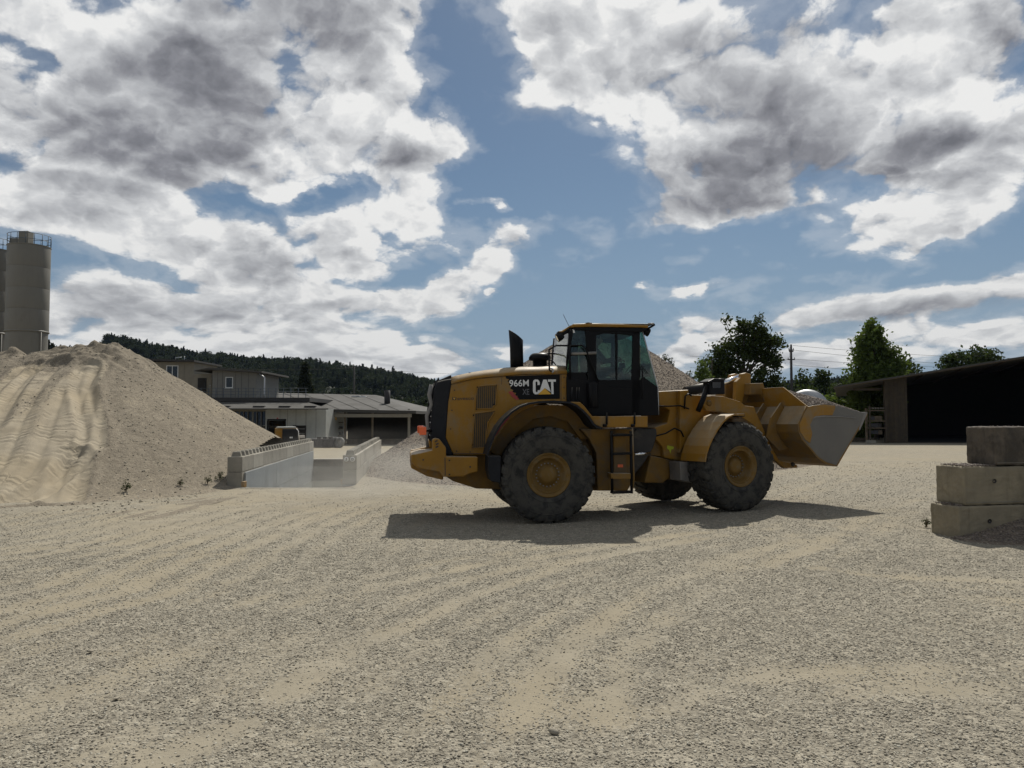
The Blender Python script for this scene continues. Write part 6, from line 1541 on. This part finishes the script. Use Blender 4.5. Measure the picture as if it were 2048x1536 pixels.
tree('broadleaf_tree', (X0, Y, 0), [tl(*q, Y, X0) for q in [(1875, 712, 1920, 760), (1890, 700, 1940, 750), (1920, 694, 1975, 745), (1955, 696, 2003, 745), (1880, 725, 2005, 800), (1985, 705, 2004, 740)]], 300, 26, .4, .45, 'leaf_dark',
     'round dark tree crown showing above the middle of the barn roof', 'tree', trunk_r=.4, seed=9)
bgt = [  # (rects, distance, mat, label)
    ([(1590, 733, 1622, 800), (1582, 755, 1630, 820)], 128, 'leaf_dark', 'loose dark tree just right of the utility pole'),
    ([(1632, 736, 1656, 780), (1625, 760, 1665, 820)], 122, 'leaf_dark', 'small airy tree midway between utility pole and bright green tree'),
    ([(1660, 750, 1692, 830), (1640, 775, 1700, 850)], 112, 'leaf_dark', 'bushy dark tree left of the bright green tree'),
    ([(1690, 738, 1720, 830)], 118, 'leaf_dark', 'dark tree directly behind the left side of the bright green tree'),
    ([(1798, 708, 1822, 770), (1785, 740, 1830, 800)], 108, 'leaf_dark', 'slim dark tree at the right side of the bright green tree'),
    ([(1820, 728, 1850, 790), (1815, 745, 1880, 800)], 112, 'leaf_dark', 'row-like dark bushes between the two crowns above the barn roof'),
    ([(1570, 770, 1640, 850)], 100, 'leaf_dark', 'low dark bush behind the silver tank'),
    ([(1635, 790, 1690, 860)], 84, 'leaf_mid', 'grey green bush beyond the tip of the bucket'),
    ([(1690, 800, 1740, 885)], 78, 'leaf_mid', 'green bush behind the timber rack'),
    ([(1735, 815, 1775, 885)], 80, 'leaf_dark', 'dark bush seen through the timber rack'),
    ([(816, 815, 850, 860), (806, 835, 836, 880)], 92, 'leaf_light', 'fresh green bush beside the right end of the storage shed')]
for i, (rc, Y, mt, lb) in enumerate(bgt):
    X0 = at(sum(r[0] + r[2] for r in rc) / 2 / len(rc), 800, Y).x
    tree('background_tree', (X0, Y, -.3), [tl(*q, Y, X0) for q in rc], 110, 22, .45, .5, mt, lb, 'tree' if i < 6 else 'bush', trunk_r=.16, seed=20 + i)
def conifer(loc, H, Rr, label, cat='conifer', seed=1, mat='needle', n=2600):
    rng = np.random.default_rng(seed); root = empty('spruce', loc); tag(root, label, cat)
    t = rng.random(n) ** .75; z = H * (1 - t * .93); lay = np.floor(z / (H / 22)) * (H / 22); a = rng.random(n) * 6.283
    r = Rr * t * (rng.random(n) ** .5) * (0.75 + .35 * vnoise(a * 2, lay * 5)); P = np.stack([r * np.cos(a), r * np.sin(a), z - r * .25], 1)
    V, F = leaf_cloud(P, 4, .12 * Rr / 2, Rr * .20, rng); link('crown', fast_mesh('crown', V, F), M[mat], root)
    MB().tube([(0, 0, 0), (0, 0, H * .5), (0, 0, H * .97)], [.2, .12, .02], 8).build('trunk', M['bark'], root)
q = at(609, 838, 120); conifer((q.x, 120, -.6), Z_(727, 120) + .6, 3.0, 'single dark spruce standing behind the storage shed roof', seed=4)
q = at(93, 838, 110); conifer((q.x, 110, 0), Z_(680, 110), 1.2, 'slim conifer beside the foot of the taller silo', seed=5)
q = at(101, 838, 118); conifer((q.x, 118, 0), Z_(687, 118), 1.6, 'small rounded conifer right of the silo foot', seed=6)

# weeds along the sand heap's foot and on the gravel heap
def weed(loc, s, label, seed, group='weeds at the foot of the heaps'):
    rng = np.random.default_rng(seed); m = MB()
    for k in range(16):
        a = rng.random() * 6.283; t = rng.uniform(.1, .55); h = s * rng.uniform(.5, 1)
        m.tube([(0, 0, 0), (math.cos(a) * t * h * .4, math.sin(a) * t * h * .4, h * .6), (math.cos(a) * t * h, math.sin(a) * t * h, h)], [.006, .004, .002], 4)
    root = empty('weed', loc); tag(root, label, 'weed', group); m.build('stems', M['wood'], root)
    V, F = leaf_cloud(rng.normal(0, s * .22, (26, 3)) + np.array([0, 0, s * .5]), 5, s * .07, s * .16, rng); V[:, 2] = np.maximum(V[:, 2], .005)
    link('leaves', fast_mesh('leaves', V, F), M['wood' if False else 'leaf_dark'], root)
for i, (px, py, s, lb) in enumerate([(252, 984, .24, 'dry weed alone at the foot of the sand heap'), (415, 968, .22, 'low weed near the corner of the left block wall'), (440, 962, .26, 'weed growing against the left block wall'), (360, 972, .18, 'small weed midway along the foot of the sand heap'), (1853, 1055, .16, 'small green tuft at the lower left corner of the block stack')]):
    x, y = hit(px, py, lambda a, b: np.maximum(gh(a, b), sand_h(a, b)[0]) if px < 500 else gh(a, b), 8, 40)
    weed((x, y, float(max(gh(x, y), sand_h(np.array([x]), np.array([y]))[0][0] if px < 500 else -9))), s, lb, 60 + i)
for i, (px, py, s, lb) in enumerate([(1330, 706, .42, 'tall weed highest on the right slope of the gravel heap'), (1338, 712, .36, 'weed just below the highest one on the gravel heap'), (1345, 716, .32, 'third weed down the right slope of the gravel heap'), (1378, 742, .36, 'weed lower down the right slope of the gravel heap'), (1386, 750, .3, 'lowest weed on the right slope of the gravel heap')]):
    q = at(px, py + 6, GYc); weed((q.x, GYc, float(gravel_h(np.array([q.x]), np.array([GYc]))[0][0]) - .03), s, lb, 80 + i, 'weeds on the gravel heap')

# ------------------------------------------------------------------ wooded hills
RIDGE = [(-900, 600), (-400, 625), (-100, 700), (60, 715), (120, 722), (196, 722), (212, 698), (235, 698), (300, 714), (400, 732), (500, 741), (600, 744), (660, 750), (720, 757), (800, 770), (860, 781), (940, 792), (1050, 792), (1400, 800), (1600, 790), (1700, 780), (1900, 776), (2300, 770), (3000, 760)]
rp = np.array(RIDGE, float)
YH = 640.0
def hill_top(x):      # height of the crest above the yard for a point x at distance YH
    px = CX + FPX * np.asarray(x) / YH; return CAMH + (HZ - np.interp(px, rp[:, 0], rp[:, 1])) / FPX * YH
def hill_h(x, y):
    t = sstep(230, YH, y); b = sstep(YH + 900, YH + 60, y)
    return -1 + (hill_top(x * YH / np.maximum(y, 200)) * 0.995 + 1) * np.where(y < YH, t, b) + 5 * fbm(x * .012, y * .012, 3) * t
xs = np.linspace(-1500, 1500, 260); ys = np.concatenate([np.linspace(200, YH, 60), np.linspace(YH + 20, YH + 900, 20)])
X, Yg = np.meshgrid(xs, ys); Hh = hill_h(X, Yg)
i = np.arange(X.size).reshape(X.shape); F = np.stack([i[:-1, :-1], i[:-1, 1:], i[1:, 1:], i[1:, :-1]], -1).reshape(-1, 4)
M['hill'] = surf('forest_floor', (0.020, 0.028, 0.014), 0.95, var=0.3, vscale=.05)
hl = link('hills', fast_mesh('hills', np.stack([X, Yg, Hh], -1).reshape(-1, 3), F, True), M['hill']); hl['kind'] = 'structure'
tc = bpy.data.collections.new('forest_tree_shapes')
for k in range(6):
    rng = np.random.default_rng(200 + k)
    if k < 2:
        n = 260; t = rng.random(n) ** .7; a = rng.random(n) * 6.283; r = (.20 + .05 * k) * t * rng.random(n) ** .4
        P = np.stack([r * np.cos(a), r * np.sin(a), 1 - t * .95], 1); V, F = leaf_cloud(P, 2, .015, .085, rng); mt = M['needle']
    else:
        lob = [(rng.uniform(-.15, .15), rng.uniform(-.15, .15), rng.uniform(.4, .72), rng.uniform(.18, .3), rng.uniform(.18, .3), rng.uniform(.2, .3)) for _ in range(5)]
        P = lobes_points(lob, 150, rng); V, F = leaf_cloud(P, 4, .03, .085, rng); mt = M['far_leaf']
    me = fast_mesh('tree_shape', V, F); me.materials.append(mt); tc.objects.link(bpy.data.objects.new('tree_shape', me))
n = 20000; x = RNG.uniform(-760, 760, n); y = 235 + (YH + 45 - 235) * RNG.random(n) ** .8
keep = (np.abs(x) < .75 * y + 30); x, y = x[keep], y[keep]
h = hill_h(x, y); s = RNG.uniform(6.5, 11, len(x)) * (0.8 + .4 * vnoise(x * .02, y * .02))
s = np.where(y > YH - 30, s * RNG.uniform(.6, 1.25, len(s)), s)
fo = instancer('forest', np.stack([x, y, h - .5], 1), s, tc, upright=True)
tag(fo, 'dark mixed forest covering the distant hills', 'forest', kind='stuff')
# a meadow strip and hedge line closing the yard beyond the barn
n = 900; x = RNG.uniform(28, 120, n); y = RNG.uniform(112, 160, n); s = RNG.uniform(4.5, 8.5, n)
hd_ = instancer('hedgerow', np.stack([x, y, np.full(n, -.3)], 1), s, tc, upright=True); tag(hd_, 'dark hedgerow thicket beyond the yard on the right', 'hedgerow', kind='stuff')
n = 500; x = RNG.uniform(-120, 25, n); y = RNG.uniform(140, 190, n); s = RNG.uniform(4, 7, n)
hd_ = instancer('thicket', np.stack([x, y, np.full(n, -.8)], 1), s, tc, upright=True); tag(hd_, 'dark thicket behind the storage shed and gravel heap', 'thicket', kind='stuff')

# ------------------------------------------------------------------ poles and wires
YP = 92.0
pl = empty('utility_pole', (at(1584, 800, YP).x, YP, 0)); tag(pl, 'dark wooden utility pole with stub crossarms and insulators right of the tall tree', 'utility pole')
zt = Z_(689, YP); k = YP / FPX
MB().tube([(0, 0, 0), (0, 0, zt)], [.17, .12], 8).build('pole', M['roof_edge'], pl)
MB().tube([(-.16, 0, 0.5), (-.16, 0, zt - .3)], .025, 5).build('conduit', M['roof_edge'], pl)
for py, w_ in ((700, .30), (719, .42), (703, .25)):
    z = Z_(py, YP); a = MB().box((0, 0, z), (2 * w_, .14, .12)).build('crossarm', M['roof_edge'], pl)
    for s_ in (-1, 1): MB().lathe([(.03, 0), (.06, .05), (.03, .1), (.06, .15), (.0, .2)], (s_ * w_ * .9, 0, z + .06), 8).build('insulator', M['darksteel'], a)
for i, z in enumerate(np.arange(3.0, zt - 1, .35)): 
    if i % 2 == 0: MB().box((-.12, 0, z), (.22, .03, .03)).build('climbing_step', M['darksteel'], pl)
def wire(p, q, sag, label):
    pts_ = [Vector(p).lerp(Vector(q), t) - Vector((0, 0, sag * 4 * t * (1 - t))) for t in np.linspace(0, 1, 14)]
    o = MB().tube(pts_, .018, 4).build('overhead_wire', M['roof_edge']); tag(o, label, 'wire', 'overhead wires')
P0 = lambda py, dx=0: (pl.location.x + dx, YP, Z_(py, YP))
for i, (py, ry, lb) in enumerate([(691, 712, 'topmost overhead wire running right from the pole'), (700, 735, 'thin overhead wire below the topmost one'), (718, 728, 'overhead wire leaving the lower crossarm to the right'), (730, 748, 'low faint overhead wire right of the pole')]):
    wire(P0(py, .2), tuple(at(2260, ry + 2, 125)), .8, lb)
for i, (py, lx, ly, lb) in enumerate([(690, 1380, 712, 'topmost overhead wire running left behind the tall tree'), (718, 1380, 735, 'overhead wire running left from the lower crossarm')]):
    wire(P0(py, -.2), tuple(at(lx, ly, 115)), .6, lb)
YQ = 130.0
p2 = empty('utility_pole', (at(708, 800, YQ).x, YQ, -.6)); tag(p2, 'thin distant utility pole standing behind the storage shed roof', 'utility pole')
MB().tube([(0, 0, 0), (0, 0, Z_(733, YQ) + .6)], [.18, .12], 8).build('pole', M['roof_edge'], p2); MB().box((0, 0, Z_(736, YQ) + .6), (1.6, .12, .12)).build('crossarm', M['roof_edge'], p2)
wire((p2.location.x, YQ, Z_(735, YQ)), tuple(at(1180, 742, 160)), 1.0, 'overhead wire running right from the distant pole'); wire((p2.location.x, YQ, Z_(735, YQ)), tuple(at(180, 700, 125)), 1.5, 'overhead wire running left from the distant pole')

# ------------------------------------------------------------------ dust hanging behind the loader's rear
m = bpy.data.materials.new('hanging_dust'); m.use_nodes = True; T = NT(m.node_tree); T.n.remove(T.n['Principled BSDF'])
pv = T.new('ShaderNodeVolumePrincipled'); T.l.new(pv.outputs[0], T.n['Material Output'].inputs['Volume'])
pv.inputs['Color'].default_value = (0.80, 0.77, 0.70, 1); pv.inputs['Anisotropy'].default_value = 0.3
co = T.new('ShaderNodeTexCoord').outputs['Object']
r = T.vmath('LENGTH', co); r = [o for o in T.n if o.type == 'VECT_MATH'][-1].outputs['Value']
den = T.math('MULTIPLY', T.maprange(r, 1.0, 0.15, 0, 0.22), T.maprange(T.noise(co, 2.2, 3), 0.32, 0.66))
T.inp(pv, 'Density', den)
def dust(c, d, label):
    o = MB().lathe([(0, -1)] + [(math.cos(a), math.sin(a)) for a in np.linspace(-1.4, 1.4, 15)] + [(0, 1)], n=28).build('dust', m)
    o.location = c; o.scale = d; tag(o, label, 'dust', kind='stuff')
dust((-3.0, 18.2, .55), (4.6, 3.4, 1.25), 'thin dust stirred up behind the rear of the loader')

# ------------------------------------------------------------------ the air itself
m = bpy.data.materials.new('thin_summer_haze'); m.use_nodes = True; T = NT(m.node_tree); T.n.remove(T.n['Principled BSDF'])
pv = T.new('ShaderNodeVolumePrincipled'); T.l.new(pv.outputs[0], T.n['Material Output'].inputs['Volume'])
pv.inputs['Color'].default_value = (0.50, 0.68, 1.0, 1); pv.inputs['Density'].default_value = 0.000035
o = MB().bb((-2600, -90, -6), (2600, 4300, 140)).build('haze', m); o['kind'] = 'stuff'; o['label'] = 'thin blue summer haze over the whole yard and hills'
